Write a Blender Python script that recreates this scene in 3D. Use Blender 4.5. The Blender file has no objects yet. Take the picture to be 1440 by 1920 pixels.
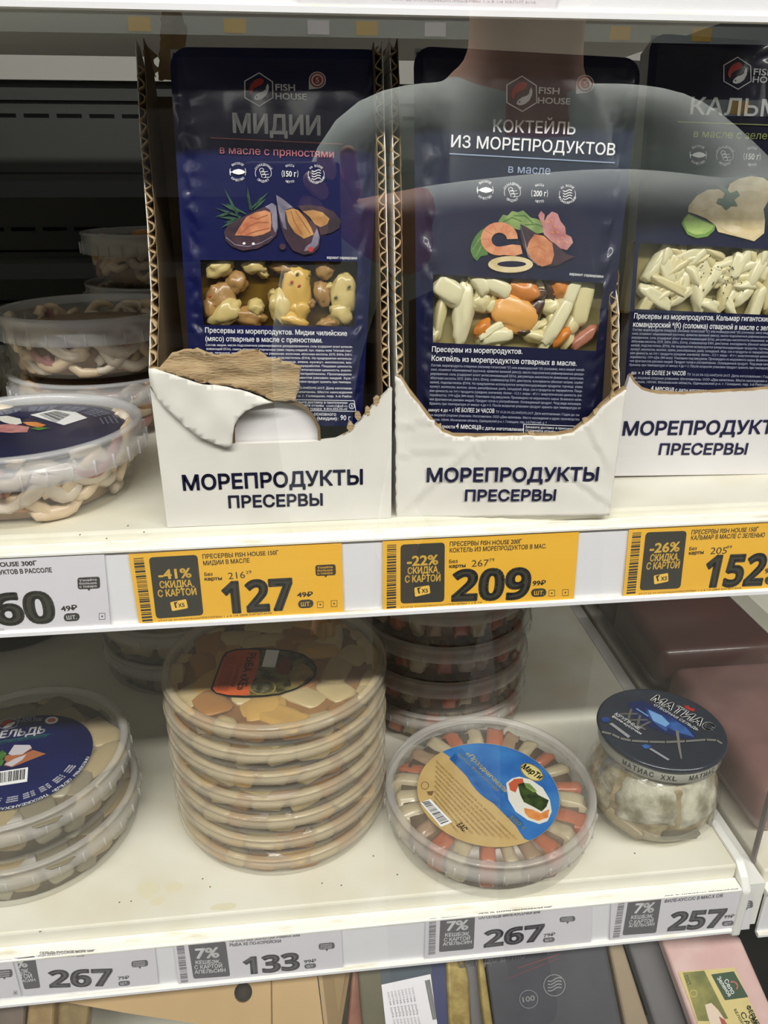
import bpy, bmesh, math, random
import numpy as np
from mathutils import Vector, Matrix, geometry, noise

scene = bpy.context.scene
COL = scene.collection
random.seed(7)
PI = math.pi

# ------------------------------------------------------------------ camera
F_PX, PITCH, YAW = 1442.0, math.radians(23.6), math.radians(6.2)
CAM = np.array([0.0, 0.0, 1.45])
FW = np.array([math.sin(YAW)*math.cos(PITCH), math.cos(YAW)*math.cos(PITCH), -math.sin(PITCH)])
RT = np.array([math.cos(YAW), -math.sin(YAW), 0.0])
UP = np.cross(RT, FW)
cam_data = bpy.data.cameras.new('camera')
cam = bpy.data.objects.new('camera', cam_data)
COL.objects.link(cam)
cam_data.sensor_fit = 'VERTICAL'
cam_data.sensor_height = 24.0
cam_data.lens = 24.0*F_PX/1920.0
cam_data.clip_start = 0.01
cam_data.clip_end = 60
mw = Matrix(((RT[0], UP[0], -FW[0], CAM[0]), (RT[1], UP[1], -FW[1], CAM[1]), (RT[2], UP[2], -FW[2], CAM[2]), (0, 0, 0, 1)))
cam.matrix_world = mw
scene.camera = cam

# ------------------------------------------------------------------ world, exposure
scene.view_settings.view_transform = 'Standard'
scene.view_settings.look = 'None'
scene.view_settings.gamma = 1.0
scene.view_settings.use_curve_mapping = False
scene.view_settings.exposure = 0.47
world = bpy.data.worlds.new('shop_ambient')
scene.world = world
world.use_nodes = True
world.node_tree.nodes['Background'].inputs[0].default_value = (0.95, 1.0, 0.97, 1)
world.node_tree.nodes['Background'].inputs[1].default_value = 0.045

def area(name, loc, rot, sx, sy, power, col=(1, 1, 1)):
    l = bpy.data.lights.new(name, 'AREA')
    l.shape = 'RECTANGLE'; l.size = sx; l.size_y = sy; l.energy = power; l.color = col
    o = bpy.data.objects.new(name, l); COL.objects.link(o)
    o.location = loc; o.rotation_euler = rot
    return o
# ceiling strip lights over the aisle
LAMPS = [(0.1, -0.98, 2.9), (0.1, -2.6, 2.9)]
area('ceiling_strip_light', (0.1, -0.98, 2.86), (math.radians(0), 0, 0), 4.0, 0.12, 96, (1.0, 0.975, 0.93))
area('ceiling_strip_light', (0.1, -2.6, 2.86), (0, 0, 0), 4.0, 0.12, 9, (1.0, 0.975, 0.93))

# ------------------------------------------------------------------ pixel helpers
def ray(x, y):
    return FW*F_PX + RT*(x-720.0) + UP*(960.0-y)
def atY(x, y, v): d = ray(x, y); return CAM + d*((v-CAM[1])/d[1])
def atZ(x, y, v): d = ray(x, y); return CAM + d*((v-CAM[2])/d[2])
def atX(x, y, v): d = ray(x, y); return CAM + d*((v-CAM[0])/d[0])

class Plane:
    """a flat face in the scene: point o, axes u and v, normal n towards the viewer"""
    def __init__(s, o, u, v):
        s.o = np.array(o, float); s.u = np.array(u, float)/np.linalg.norm(u)
        v = np.array(v, float); v = v - s.u*np.dot(v, s.u); s.v = v/np.linalg.norm(v)
        s.n = np.cross(s.u, s.v)
    def uv(s, x, y):
        d = ray(x, y); t = np.dot(s.o-CAM, s.n)/np.dot(d, s.n)
        p = CAM + d*t - s.o
        return np.array([np.dot(p, s.u), np.dot(p, s.v)])
    def w(s, a, b, h=0.0):
        return s.o + s.u*a + s.v*b + s.n*h

# ------------------------------------------------------------------ materials
MATS = {}
def mat(name, col, rough=0.5, var=0.0, vscale=60.0, col2=None, bump=0.0, bscale=300.0, metal=0.0, coat=0.0,
        spec=0.5, clear=None, sss=0.0, emit=0.0, stretch=None, detail=4.0, contrast=None):
    """procedural material; clear = share of opaque plastic over a see-through film"""
    if name in MATS: return MATS[name]
    m = bpy.data.materials.new(name); MATS[name] = m
    m.use_nodes = True
    nt = m.node_tree; N = nt.nodes; L = nt.links
    b = N['Principled BSDF']; out = N['Material Output']
    c = (*col, 1)
    b.inputs['Base Color'].default_value = c
    b.inputs['Roughness'].default_value = rough
    b.inputs['Metallic'].default_value = metal
    b.inputs['Coat Weight'].default_value = coat
    b.inputs['Coat Roughness'].default_value = 0.08
    b.inputs['Specular IOR Level'].default_value = spec
    if sss: 
        b.inputs['Subsurface Weight'].default_value = sss
        b.inputs['Subsurface Radius'].default_value = (0.004, 0.002, 0.001)
    if emit:
        b.inputs['Emission Color'].default_value = c
        b.inputs['Emission Strength'].default_value = emit
    tc = None
    def coords():
        nonlocal tc
        if tc is None:
            t = N.new('ShaderNodeTexCoord'); tc = t.outputs['Object']
            if stretch:
                mp = N.new('ShaderNodeMapping'); mp.inputs['Scale'].default_value = stretch
                L.new(tc, mp.inputs['Vector']); tc = mp.outputs['Vector']
        return tc
    if var or col2 is not None:
        n = N.new('ShaderNodeTexNoise'); n.inputs['Scale'].default_value = vscale; n.inputs['Detail'].default_value = detail
        L.new(coords(), n.inputs['Vector'])
        r = N.new('ShaderNodeValToRGB')
        lo, hi = contrast or (0.32, 0.68)
        r.color_ramp.elements[0].position = lo; r.color_ramp.elements[1].position = hi
        c2 = col2 if col2 is not None else tuple(x*(1-var) for x in col)
        r.color_ramp.elements[0].color = (*c2, 1); r.color_ramp.elements[1].color = c
        L.new(n.outputs['Fac'], r.inputs['Fac']); L.new(r.outputs['Color'], b.inputs['Base Color'])
    if bump:
        n = N.new('ShaderNodeTexNoise'); n.inputs['Scale'].default_value = bscale; n.inputs['Detail'].default_value = 3
        L.new(coords(), n.inputs['Vector'])
        bp = N.new('ShaderNodeBump'); bp.inputs['Strength'].default_value = bump; bp.inputs['Distance'].default_value = 0.001
        L.new(n.outputs['Fac'], bp.inputs['Height']); L.new(bp.outputs['Normal'], b.inputs['Normal'])
    if clear is not None:
        t = N.new('ShaderNodeBsdfTransparent'); t.inputs['Color'].default_value = (0.97, 0.97, 0.96, 1)
        mx = N.new('ShaderNodeMixShader'); mx.inputs['Fac'].default_value = clear
        L.new(t.outputs[0], mx.inputs[1]); L.new(b.outputs[0], mx.inputs[2]); L.new(mx.outputs[0], out.inputs['Surface'])
    return m

def srgb(r, g, b):
    def f(c):
        c /= 255.0
        return c/12.92 if c <= 0.04045 else ((c+0.055)/1.055)**2.4
    return (f(r), f(g), f(b))

def film(name, gloss, rough=0.05, tint=(0.98, 0.98, 0.98), bump=0.0, bscale=60.0, stretch=None):
    """clear film or glass: lets light straight through, mirrors a share of it"""
    if name in MATS: return MATS[name]
    m = bpy.data.materials.new(name); MATS[name] = m
    m.use_nodes = True
    nt = m.node_tree; N = nt.nodes; L = nt.links
    for n in list(N):
        if n.type == 'BSDF_PRINCIPLED': N.remove(n)
    out = [n for n in N if n.type == 'OUTPUT_MATERIAL'][0]
    t = N.new('ShaderNodeBsdfTransparent'); t.inputs['Color'].default_value = (*tint, 1)
    g = N.new('ShaderNodeBsdfGlossy'); g.inputs['Roughness'].default_value = rough
    g.inputs['Color'].default_value = (1, 1, 1, 1)
    mx = N.new('ShaderNodeMixShader'); mx.inputs['Fac'].default_value = gloss
    if bump:
        tcn = N.new('ShaderNodeTexCoord'); n = N.new('ShaderNodeTexNoise'); n.inputs['Scale'].default_value = bscale
        v = tcn.outputs['Object']
        if stretch:
            mp = N.new('ShaderNodeMapping'); mp.inputs['Scale'].default_value = stretch
            L.new(v, mp.inputs['Vector']); v = mp.outputs['Vector']
        L.new(v, n.inputs['Vector'])
        bp = N.new('ShaderNodeBump'); bp.inputs['Strength'].default_value = bump; bp.inputs['Distance'].default_value = 0.002
        L.new(n.outputs['Fac'], bp.inputs['Height']); L.new(bp.outputs['Normal'], g.inputs['Normal'])
    L.new(t.outputs[0], mx.inputs[1]); L.new(g.outputs[0], mx.inputs[2]); L.new(mx.outputs[0], out.inputs['Surface'])
    return m

# ------------------------------------------------------------------ object helpers
def thing(name, label, cat, loc=(0, 0, 0), group=None):
    o = bpy.data.objects.new(name, None); COL.objects.link(o)
    o.location = loc; o.empty_display_size = 0.02
    o['label'] = label; o['category'] = cat
    if group: o['group'] = group
    return o
def tag(o, label, cat, group=None):
    o['label'] = label; o['category'] = cat
    if group: o['group'] = group
    return o
def struct(o): o['kind'] = 'structure'; return o
def worldloc(p):
    v = Vector((0, 0, 0))
    while p is not None: v += p.location; p = p.parent
    return v
def mesh(name, verts, faces, m, parent=None, smooth=False, world=True):
    """one mesh object; verts in world space unless world=False (then in the parent's space)"""
    off = worldloc(parent) if (world and parent is not None) else Vector((0, 0, 0))
    me = bpy.data.meshes.new(name)
    me.from_pydata([(v[0]-off.x, v[1]-off.y, v[2]-off.z) for v in verts], [], faces)
    me.update()
    me.materials.append(m)
    if smooth: me.polygons.foreach_set('use_smooth', [True]*len(me.polygons))
    o = bpy.data.objects.new(name, me); COL.objects.link(o)
    o.parent = parent
    return o
def copy_tree(o, parent=None, loc=None):
    c = o.copy(); COL.objects.link(c)
    if parent is not None: c.parent = parent
    if loc is not None: c.location = loc
    for ch in list(o.children): copy_tree(ch, c)
    return c

class MB:
    """collects simple solids into one mesh"""
    def __init__(s): s.v = []; s.f = []
    def add(s, vs, fs):
        k = len(s.v); s.v += [tuple(map(float, p)) for p in vs]; s.f += [tuple(i+k for i in f) for f in fs]; return s
    def box(s, a, b):
        (x0, y0, z0), (x1, y1, z1) = a, b
        return s.add([(x0,y0,z0),(x1,y0,z0),(x1,y1,z0),(x0,y1,z0),(x0,y0,z1),(x1,y0,z1),(x1,y1,z1),(x0,y1,z1)],
                     [(0,3,2,1),(4,5,6,7),(0,1,5,4),(1,2,6,5),(2,3,7,6),(3,0,4,7)])
    def prism(s, pts, d):
        """closed polygon pts (3-D) pushed along vector d"""
        n = len(pts); d = np.array(d, float)
        vs = [np.array(p, float) for p in pts]; vs = vs + [p+d for p in vs]
        fs = [tuple(range(n)), tuple(range(2*n-1, n-1, -1))] + [(i, i+n, (i+1) % n+n, (i+1) % n) for i in range(n)]
        return s.add(vs, fs)
    def lathe(s, prof, c=(0, 0, 0), seg=64, a0=0.0):
        vs = []; n = len(prof)
        for k in range(seg):
            a = a0 + 2*PI*k/seg
            for r, z in prof: vs.append((c[0]+r*math.cos(a), c[1]+r*math.sin(a), c[2]+z))
        fs = []
        for k in range(seg):
            k2 = (k+1) % seg
            for i in range(n-1):
                if prof[i][0] < 1e-9 and prof[i+1][0] < 1e-9: continue
                fs.append((k*n+i, k2*n+i, k2*n+i+1, k*n+i+1))
        return s.add(vs, fs)
    def tube(s, path, rad, seg=8, flat=1.0, upv=(0, 0, 1)):
        P = [Vector(p) for p in path]; n = len(P); vs = []
        for i, p in enumerate(P):
            t = (P[min(i+1, n-1)]-P[max(i-1, 0)]).normalized()
            side = t.cross(Vector(upv))
            if side.length < 1e-4: side = t.cross(Vector((1, 0, 0)))
            side.normalize(); nn = side.cross(t)
            r = rad[i] if hasattr(rad, '__len__') else rad
            for k in range(seg):
                a = 2*PI*k/seg
                vs.append(p + side*(math.cos(a)*r*flat) + nn*(math.sin(a)*r))
        fs = [(i*seg+k, i*seg+(k+1) % seg, (i+1)*seg+(k+1) % seg, (i+1)*seg+k) for i in range(n-1) for k in range(seg)]
        fs += [tuple(range(seg-1, -1, -1)), tuple(range((n-1)*seg, n*seg))]
        return s.add(vs, fs)
    def make(s, name, m, parent=None, smooth=False, world=True):
        return mesh(name, s.v, s.f, m, parent, smooth, world)

def bevel(o, w=0.002, seg=2):
    md = o.modifiers.new('bevel', 'BEVEL'); md.width = w; md.segments = seg; md.limit_method = 'ANGLE'; return o
def smooth_angle(o):
    o.data.polygons.foreach_set('use_smooth', [True]*len(o.data.polygons)); return o

# ------------------------------------------------------------------ lettering
_tc = {}
def text2d(s, bold=0.0, shear=0.0, res=3):
    key = (s, bold, shear, res)
    if key in _tc: return _tc[key]
    c = bpy.data.curves.new('lettering', 'FONT'); c.body = s; c.size = 1.0; c.resolution_u = res; c.shear = shear
    c.fill_mode = 'NONE'
    o = bpy.data.objects.new('lettering', c)
    me = bpy.data.meshes.new_from_object(o)
    co = [v.co.to_2d() for v in me.vertices]
    nxt = {}
    for e in me.edges:
        a, b = e.vertices; nxt.setdefault(a, []).append(b); nxt.setdefault(b, []).append(a)
    seen = set(); loops = []
    for a in range(len(co)):
        if a in seen or a not in nxt: continue
        lp = [a]; seen.add(a); cur = a
        # follow the edge order in which the outline was drawn
        while True:
            cand = [q for q in nxt[cur] if q not in seen]
            if not cand: break
            cur = min(cand, key=lambda q: abs(q-cur)) if len(cand) > 1 else cand[0]
            seen.add(cur); lp.append(cur)
        if len(lp) > 2: loops.append(lp)
    bpy.data.objects.remove(o); bpy.data.curves.remove(c); bpy.data.meshes.remove(me)
    # nonzero-winding fill of all outlines, so that overlapping strokes of a letter stay solid
    pts = [co[q] for l in loops for q in l]; edges = []; k = 0
    for l in loops:
        edges += [(k+i, k+(i+1) % len(l)) for i in range(len(l))]; k += len(l)
    if bold >= 0.05:
        # extra-bold digits: lay a round-ended stroke on every outline and fill the union
        base = list(edges); bp = list(pts)
        for i, j in base:
            a, b_ = bp[i], bp[j]; d = b_-a
            if d.length < 1e-5: continue
            ang = math.atan2(d.y, d.x); cap = []
            for q in range(5): cap.append(b_+Vector((math.cos(ang-PI/2+PI*q/4), math.sin(ang-PI/2+PI*q/4)))*bold)
            for q in range(5): cap.append(a+Vector((math.cos(ang+PI/2+PI*q/4), math.sin(ang+PI/2+PI*q/4)))*bold)
            k = len(pts); pts.extend(cap); edges += [(k+q, k+(q+1) % 10) for q in range(10)]
    P = np.array([(p.x, p.y) for p in pts]); E = np.array(edges)
    verts = np.zeros((0, 2)); faces = []
    if len(P):
        r = geometry.delaunay_2d_cdt([Vector((p.x, p.y)) for p in pts], edges, [], 0, 1e-6)
        verts = np.array([(v.x, v.y) for v in r[0]]); T = np.array([f for f in r[2] if len(f) == 3])
        cen = verts[T].mean(1); A = P[E[:, 0]]; B = P[E[:, 1]]
        wn = np.zeros(len(cen), int)
        for c0 in range(0, len(cen), 512):
            C_ = cen[c0:c0+512]
            up_ = (A[None, :, 1] <= C_[:, None, 1]) & (B[None, :, 1] > C_[:, None, 1])
            dn_ = (A[None, :, 1] > C_[:, None, 1]) & (B[None, :, 1] <= C_[:, None, 1])
            isl = (B[None, :, 0]-A[None, :, 0])*(C_[:, None, 1]-A[None, :, 1])-(C_[:, None, 0]-A[None, :, 0])*(B[None, :, 1]-A[None, :, 1])
            wn[c0:c0+512] = (up_ & (isl > 0)).sum(1)-(dn_ & (isl < 0)).sum(1)
        for t, w in zip(T, wn):
            if w == 0: continue
            a, b_, c_ = verts[t]
            if (b_[0]-a[0])*(c_[1]-a[1])-(b_[1]-a[1])*(c_[0]-a[0]) < 0: t = t[::-1]
            faces.append(tuple(int(q) for q in t))
        if 0 < bold < 0.05:
            # heavier weight: a stroke laid along every outline
            vl = [tuple(v) for v in verts]
            for i, j in edges:
                a, b_ = P[i], P[j]; d = b_-a; L_ = np.linalg.norm(d)
                if L_ < 1e-6: continue
                d = d/L_; q = np.array([-d[1], d[0]])*bold; a = a-d*bold*0.6; b_ = b_+d*bold*0.6; k = len(vl)
                vl += [tuple(a-q), tuple(b_-q), tuple(b_+q), tuple(a+q)]; faces.append((k, k+1, k+2, k+3))
            verts = np.array(vl)
    _tc[key] = (verts, faces)
    return _tc[key]
CAPH = float(text2d('Н')[0][:, 1].max())

class Print:
    """flat print on one plane, gathered by name and material"""
    def __init__(s, plane, parent, base=0.0003, step=0.00012):
        s.p = plane; s.par = parent; s.base = base; s.step = step; s.d = {}
    def _put(s, name, m, uvs, faces, layer):
        V, Fc = s.d.setdefault((name, m.name), ([], []))
        k = len(V); h = s.base + layer*s.step
        V += [tuple(s.p.w(a, b, h)) for a, b in uvs]; Fc += [tuple(i+k for i in f) for f in faces]
    def text(s, t, p0, p1, h, m, layer=1, bold=0.0, shear=0.0, name='lettering', res=3, flip=False):
        V, Fc = text2d(t, bold, shear, res)
        if not len(V): return
        a = s.p.uv(*p0); b = s.p.uv(*p1); e = b-a; w = np.linalg.norm(e); e = e/w
        q = np.array([-e[1], e[0]])
        # cap height in pixels, taken across the baseline
        pc = np.array([(p0[0]+p1[0])/2, (p0[1]+p1[1])/2]); dpx = np.array([p1[0]-p0[0], p1[1]-p0[1]], float)
        dn = np.array([dpx[1], -dpx[0]])/np.linalg.norm(dpx)
        hh = abs(np.dot(s.p.uv(pc[0]+dn[0]*h, pc[1]+dn[1]*h)-s.p.uv(*pc), q))
        x0, x1 = V[:, 0].min(), V[:, 0].max()
        sx = w/(x1-x0); sy = hh/CAPH
        s._put(name, m, [a + e*((v[0]-x0)*sx) + q*(v[1]*sy) for v in V], Fc, layer)
    def arc(s, t, c, r, a0, a1, h, m, layer=1, bold=0.0, name='lettering', outside=True):
        """letters set round a circle (pixel centre c, pixel radius r, degrees, 90 = top)"""
        n = len(t)
        for i, ch in enumerate(t):
            if ch == ' ': continue
            a = math.radians(a0+(a1-a0)*(i+0.5)/n); da = math.radians(abs(a1-a0)/n)*0.42
            sg = 1 if outside else -1
            pt = lambda ang: (c[0]+r*math.cos(ang), c[1]-r*math.sin(ang))
            s.text(ch, pt(a+sg*da), pt(a-sg*da), h, m, layer, bold, name=name, res=1)
    def poly(s, pts, m, layer=0, name='print'):
        uv = [s.p.uv(*q) for q in pts]
        s.polyuv(uv, m, layer, name)
    def polyuv(s, uv, m, layer=0, name='print'):
        ar = sum(uv[i][0]*uv[(i+1) % len(uv)][1]-uv[(i+1) % len(uv)][0]*uv[i][1] for i in range(len(uv)))
        if ar < 0: uv = uv[::-1]
        s._put(name, m, uv, [tuple(range(len(uv)))], layer)
    def ell(s, c, rx, ry, m, layer=0, ang=0.0, n=28, name='print', a0=0, a1=360):
        ca, sa = math.cos(math.radians(ang)), math.sin(math.radians(ang)); pts = []
        full = abs(a1-a0) >= 360
        for k in range(n + (0 if full else 1)):
            a = math.radians(a0+(a1-a0)*k/n)
            x, y = rx*math.cos(a), -ry*math.sin(a)
            pts.append((c[0]+x*ca-y*sa, c[1]+x*sa+y*ca))
        s.poly(pts, m, layer, name)
    def line(s, pts, w, m, layer=1, name='print', closed=False):
        """stroked line, w pixels wide"""
        n = len(pts); idx = range(n if closed else n-1)
        for i in idx:
            a = np.array(pts[i], float); b = np.array(pts[(i+1) % n], float); d = b-a; L_ = np.linalg.norm(d)
            if L_ < 1e-6: continue
            d /= L_; q = np.array([-d[1], d[0]])*w/2; a = a-d*w*0.25; b = b+d*w*0.25
            s.poly([a+q, b+q, b-q, a-q], m, layer, name)
    def ring(s, c, r, w, m, layer=1, n=24, a0=0, a1=360, name='print', ry=None, ang=0):
        ry = ry or r; ca, sa = math.cos(math.radians(ang)), math.sin(math.radians(ang)); pts = []
        for k in range(n+1):
            a = math.radians(a0+(a1-a0)*k/n); x, y = r*math.cos(a), -ry*math.sin(a)
            pts.append((c[0]+x*ca-y*sa, c[1]+x*sa+y*ca))
        s.line(pts, w, m, layer, name)
    def build(s):
        out = []
        for (name, mn), (V, Fc) in s.d.items():
            out.append(mesh(name, V, Fc, MATS[mn], s.par))
        s.d = {}
        return out
# ------------------------------------------------------------------ common materials
WHITE_COAT = mat('white_powder_coat', srgb(236, 235, 230), 0.38, var=0.05, vscale=30)
SHELF_TOP = mat('worn_white_shelf', srgb(230, 227, 213), 0.42, col2=srgb(219, 212, 190), vscale=14, contrast=(0.30, 0.55), bump=0.05, bscale=500)
LEDGE = mat('scuffed_white_ledge', srgb(246, 244, 236), 0.4, col2=srgb(214, 206, 178), vscale=160, contrast=(0.22, 0.45), stretch=(0.25, 1, 1))
RAILW = mat('white_rail_plastic', srgb(240, 239, 243), 0.35)
PAPER = mat('white_tag_paper', srgb(231, 228, 234), 0.55, var=0.03, vscale=40, stretch=(0.1, 1, 1))
YELLOW = mat('yellow_tag_paper', srgb(255, 200, 74), 0.5, col2=srgb(252, 192, 62), vscale=40, stretch=(0.12, 1, 1))
INKG = mat('dark_grey_ink', srgb(70, 69, 62), 0.5)
INKF = mat('faded_grey_ink', srgb(108, 106, 110), 0.55)
INKYT = mat('yellow_ink', srgb(255, 208, 96), 0.5)
INKW = mat('white_ink', srgb(240, 240, 240), 0.5)
INKN = mat('navy_ink', srgb(36, 36, 74), 0.5)
STEELD = mat('dark_case_panel', srgb(36, 37, 35), 0.5, var=0.06, vscale=12)
STEELM = mat('mid_grey_case_panel', srgb(150, 148, 142), 0.5, var=0.04, vscale=12)
VOID = mat('void_shade', (0.004, 0.004, 0.004), 0.8)  # near-black colour stands in for the shade behind the slots

ZT, ZU, ZL, ZB = 1.5605, 1.2885, 1.0165, 0.7445     # shelf top surfaces
YF, YB = 0.358, 0.86                                  # shelf front edge, back wall
XL, XR = -0.62, 0.283
RAIL_TOP, RAIL_BOT = -0.0120, -0.0524                # below the shelf surface

# ------------------------------------------------------------------ shop shell
floor = mesh('floor', [(-4, -4.5, 0), (4, -4.5, 0), (4, 1.2, 0), (-4, 1.2, 0)], [(0, 1, 2, 3)],
             mat('grey_floor_tile', srgb(84, 84, 80), 0.3, var=0.08, vscale=4)); struct(floor)
ceiling = mesh('ceiling', [(-4, -4.5, 3.1), (4, -4.5, 3.1), (4, 1.2, 3.1), (-4, 1.2, 3.1)], [(3, 2, 1, 0)],
               mat('grey_ceiling', srgb(140, 142, 140), 0.7)); struct(ceiling)
# back wall of the cooler: dark sheet-metal panels with slots
wall = mesh('wall_back', [(XL-1, YB+0.03, 0), (1.6, YB+0.03, 0), (1.6, YB+0.03, 2.2), (XL-1, YB+0.03, 2.2)], [(0, 1, 2, 3)], VOID); struct(wall)
def slot_panel(z0, z1, slotz, pitch=0.0305, sl=0.0235, sh=0.0036, y=YB):
    mb = MB(); x0, x1 = XL, 1.2
    mb.box((x0, y, z0+0.0012), (x1, y+0.004, slotz-sh/2)); mb.box((x0, y, slotz+sh/2), (x1, y+0.004, z1))
    x = x0
    while x < x1:
        mb.box((x+sl, y, slotz-sh/2), (x+pitch, y+0.004, slotz+sh/2)); x += pitch
    mb.make('slotted_panel', STEELD, wall)
ys = lambda py: float(atY(150, py, YB)[2])
slot_panel(ys(325), ys(190), ys(217.5))
slot_panel(ys(470), ys(327), ys(429))
for k in range(5): slot_panel(ys(470)-0.135*(k+1), ys(470)-0.135*k-0.001, ys(470)-0.135*k-0.05)
MB().box((XL, YB-0.004, ys(189)), (1.2, YB+0.004, ys(154))).make('plain_panel', STEELD, wall)
MB().box((XL, YB-0.012, ys(153)), (1.2, YB-0.004, ys(80))).make('rear_beam', STEELM, wall)
side = mesh('wall_left', [(XL-0.01, 0.36, 0), (XL-0.01, YB, 0), (XL-0.01, YB, 2.2), (XL-0.01, 0.36, 2.2)], [(0, 1, 2, 3)], STEELM); struct(side)

# ------------------------------------------------------------------ shelves
COVER = film('clear_rail_cover', 0.035, 0.12, (0.985, 0.985, 0.99), bump=0.25, bscale=40, stretch=(0.6, 1, 8))
def shelf(label, z, x0, x1, yb, yf=YF, rt=RAIL_TOP, rb=RAIL_BOT):
    t = thing('cooler_shelf', label, 'shelf', ((x0+x1)/2, yf, z))
    b = MB().box((x0, yf, z-0.0135), (x1, yb, z)).make('shelf_board', SHELF_TOP, t); bevel(b, 0.0016, 2)
    MB().box((x0+0.01, yf+0.02, z-0.022), (x1-0.01, yb, z-0.0137)).make('stiffener', WHITE_COAT, t)
    zt, zb = z+rt, z+rb
    mb = MB()
    prof = [(yf-0.0002, zt+0.0008), (0.3496, zt+0.0004), (0.3482, zt-0.0002), (0.3482, zt-0.0012), (0.3500, zt-0.0012), (0.3506, zb+0.002),
            (0.3484, zb+0.0022), (0.3476, zb+0.0012), (0.3476, zb-0.0008), (0.3492, zb-0.0012), (0.3520, zb), (0.3526, zt-0.0045), (yf-0.0002, zt-0.0045)]
    r = mb.prism([(x0, y, zz) for y, zz in prof], (x1-x0, 0, 0)).make('price_rail', LEDGE, t)
    mesh('backing_strip', [(x0, 0.3499, zt-0.0013), (x1, 0.3499, zt-0.0013), (x1, 0.3504, zb+0.0021), (x0, 0.3504, zb+0.0021)], [(0, 3, 2, 1)], RAILW, t)
    mesh('bottom_lip', [(x0, 0.34752, zb-0.0008), (x1, 0.34752, zb-0.0008), (x1, 0.34752, zb+0.0013), (x0, 0.34752, zb+0.0013)], [(0, 1, 2, 3)], RAILW, t)
    mesh('rail_cover', [(x0, 0.3484, zt-0.0012), (x1, 0.3484, zt-0.0012), (x1, 0.3486, zb+0.002), (x0, 0.3486, zb+0.002)], [(0, 3, 2, 1)], COVER, t)
    return t
shelf('white shelf at the very top, seen as a bright front edge', ZT, XL, XR, 0.735)
sh_u = shelf('white metal shelf carrying the seafood cartons and yellow price tags', ZU, XL, XR, YB-0.014, rt=-0.0058, rb=-0.0502)
sh_l = shelf('white metal shelf carrying the round fish tubs and the jar', ZL, XL, XR, YB-0.014)
shelf('lowest white shelf under the cartons and vacuum packs at the bottom', ZB, XL, XR, YB-0.014, yf=0.352)
sh_r = shelf('neighbouring shelf end with a blank rail right of the 257 tag', ZL-0.0075, 0.304, 1.1, YB-0.014)
# bracket that closes the right end of the lower shelf
def bracket(sh, z):
    pts = [(0.3475, z-0.057), (0.3475, z-0.014), (0.353, z-0.006), (0.362, z+0.0005), (0.40, z+0.0005), (0.40, z-0.04), (0.372, z-0.066)]
    b = MB().prism([(0.2836, y, zz) for y, zz in pts], (0.0065, 0, 0)).make('end_bracket', WHITE_COAT, sh); bevel(b, 0.0015, 2)
    MB().prism([(0.2905, y, zz) for y, zz in [(0.352, z-0.052), (0.352, z-0.012), (0.84, z-0.012), (0.84, z-0.052)]], (0.012, 0, 0)).make('upright_cover', WHITE_COAT, sh)
for s_, z_ in ((sh_l, ZL), (sh_u, ZU)): bracket(s_, z_)

# ------------------------------------------------------------------ price tags
def tagplane(z): return Plane((0, 0.3491, z-0.03), (1, 0, 0), (0, 0.0005, 1))
def price_tag(label, z, quad, paper, group, y=None):
    P = tagplane(z) if y is None else Plane((0, y, z-0.03), (1, 0, 0), (0, 0.0005, 1))
    c = P.uv(*quad[0]); o = P.w(*c)
    t = thing('price_tag', label, 'price tag', tuple(o), group)
    pts = [P.w(*P.uv(*q)) for q in quad]
    MB().prism([p for p in pts], (0, 0.00025, 0)).make('paper', paper, t)
    return t, Print(P, t, 0.00006, 0.00004)
def lerp(a, b, f): return (a[0]+(b[0]-a[0])*f, a[1]+(b[1]-a[1])*f)
def barcode(pr, tl, tr, br, bl, m, seed, n=34, name='barcode'):
    rnd = random.Random(seed); f = 0.0
    while f < 0.985:
        w = rnd.choice([0.008, 0.012, 0.02, 0.03]); g = rnd.choice([0.008, 0.012, 0.018])
        f2 = min(1.0, f+w)
        pr.poly([lerp(tl, bl, f), lerp(tr, br, f), lerp(tr, br, f2), lerp(tl, bl, f2)], m, 1, name); f = f2+g
def vbars(pr, tl, tr, br, bl, m, seed, layer=2, name='barcode'):
    barcode_pts = (tl, bl, br, tr); rnd = random.Random(seed); f = 0.0
    while f < 0.985:
        w = rnd.choice([0.012, 0.02, 0.035]); g = rnd.choice([0.012, 0.02, 0.03]); f2 = min(1.0, f+w)
        pr.poly([lerp(tl, tr, f), lerp(tl, tr, f2), lerp(bl, br, f2), lerp(bl, br, f)], m, layer, name); f = f2+g
def rrect(pr, q, m, layer=1, r=5, name='print'):
    """quad with rounded corners (pixel corners)"""
    out = []
    for i in range(4):
        a, b, c = np.array(q[i-1], float), np.array(q[i], float), np.array(q[(i+1) % 4], float)
        da = (a-b)/np.linalg.norm(a-b)*r; dc = (c-b)/np.linalg.norm(c-b)*r
        out += [b+da, b+da*0.3+dc*0.3, b+dc]
    pr.poly(out, m, layer, name)
def pill(pr, c, rx, ry, m, paper, layer=1, t='ШТ.', slope=-0.05):
    rrect(pr, [(c[0]-rx, c[1]-ry-slope*-rx*-1), (c[0]+rx, c[1]-ry+slope*rx), (c[0]+rx, c[1]+ry+slope*rx), (c[0]-rx, c[1]+ry-slope*rx)], m, layer, r=ry*0.9, name='unit_badge')
    pr.text(t, (c[0]-rx*0.62, c[1]+ry*0.5-slope*rx*0.6), (c[0]+rx*0.68, c[1]+ry*0.5+slope*rx*0.6), ry*0.95, paper, layer+1, 0.02)
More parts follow.
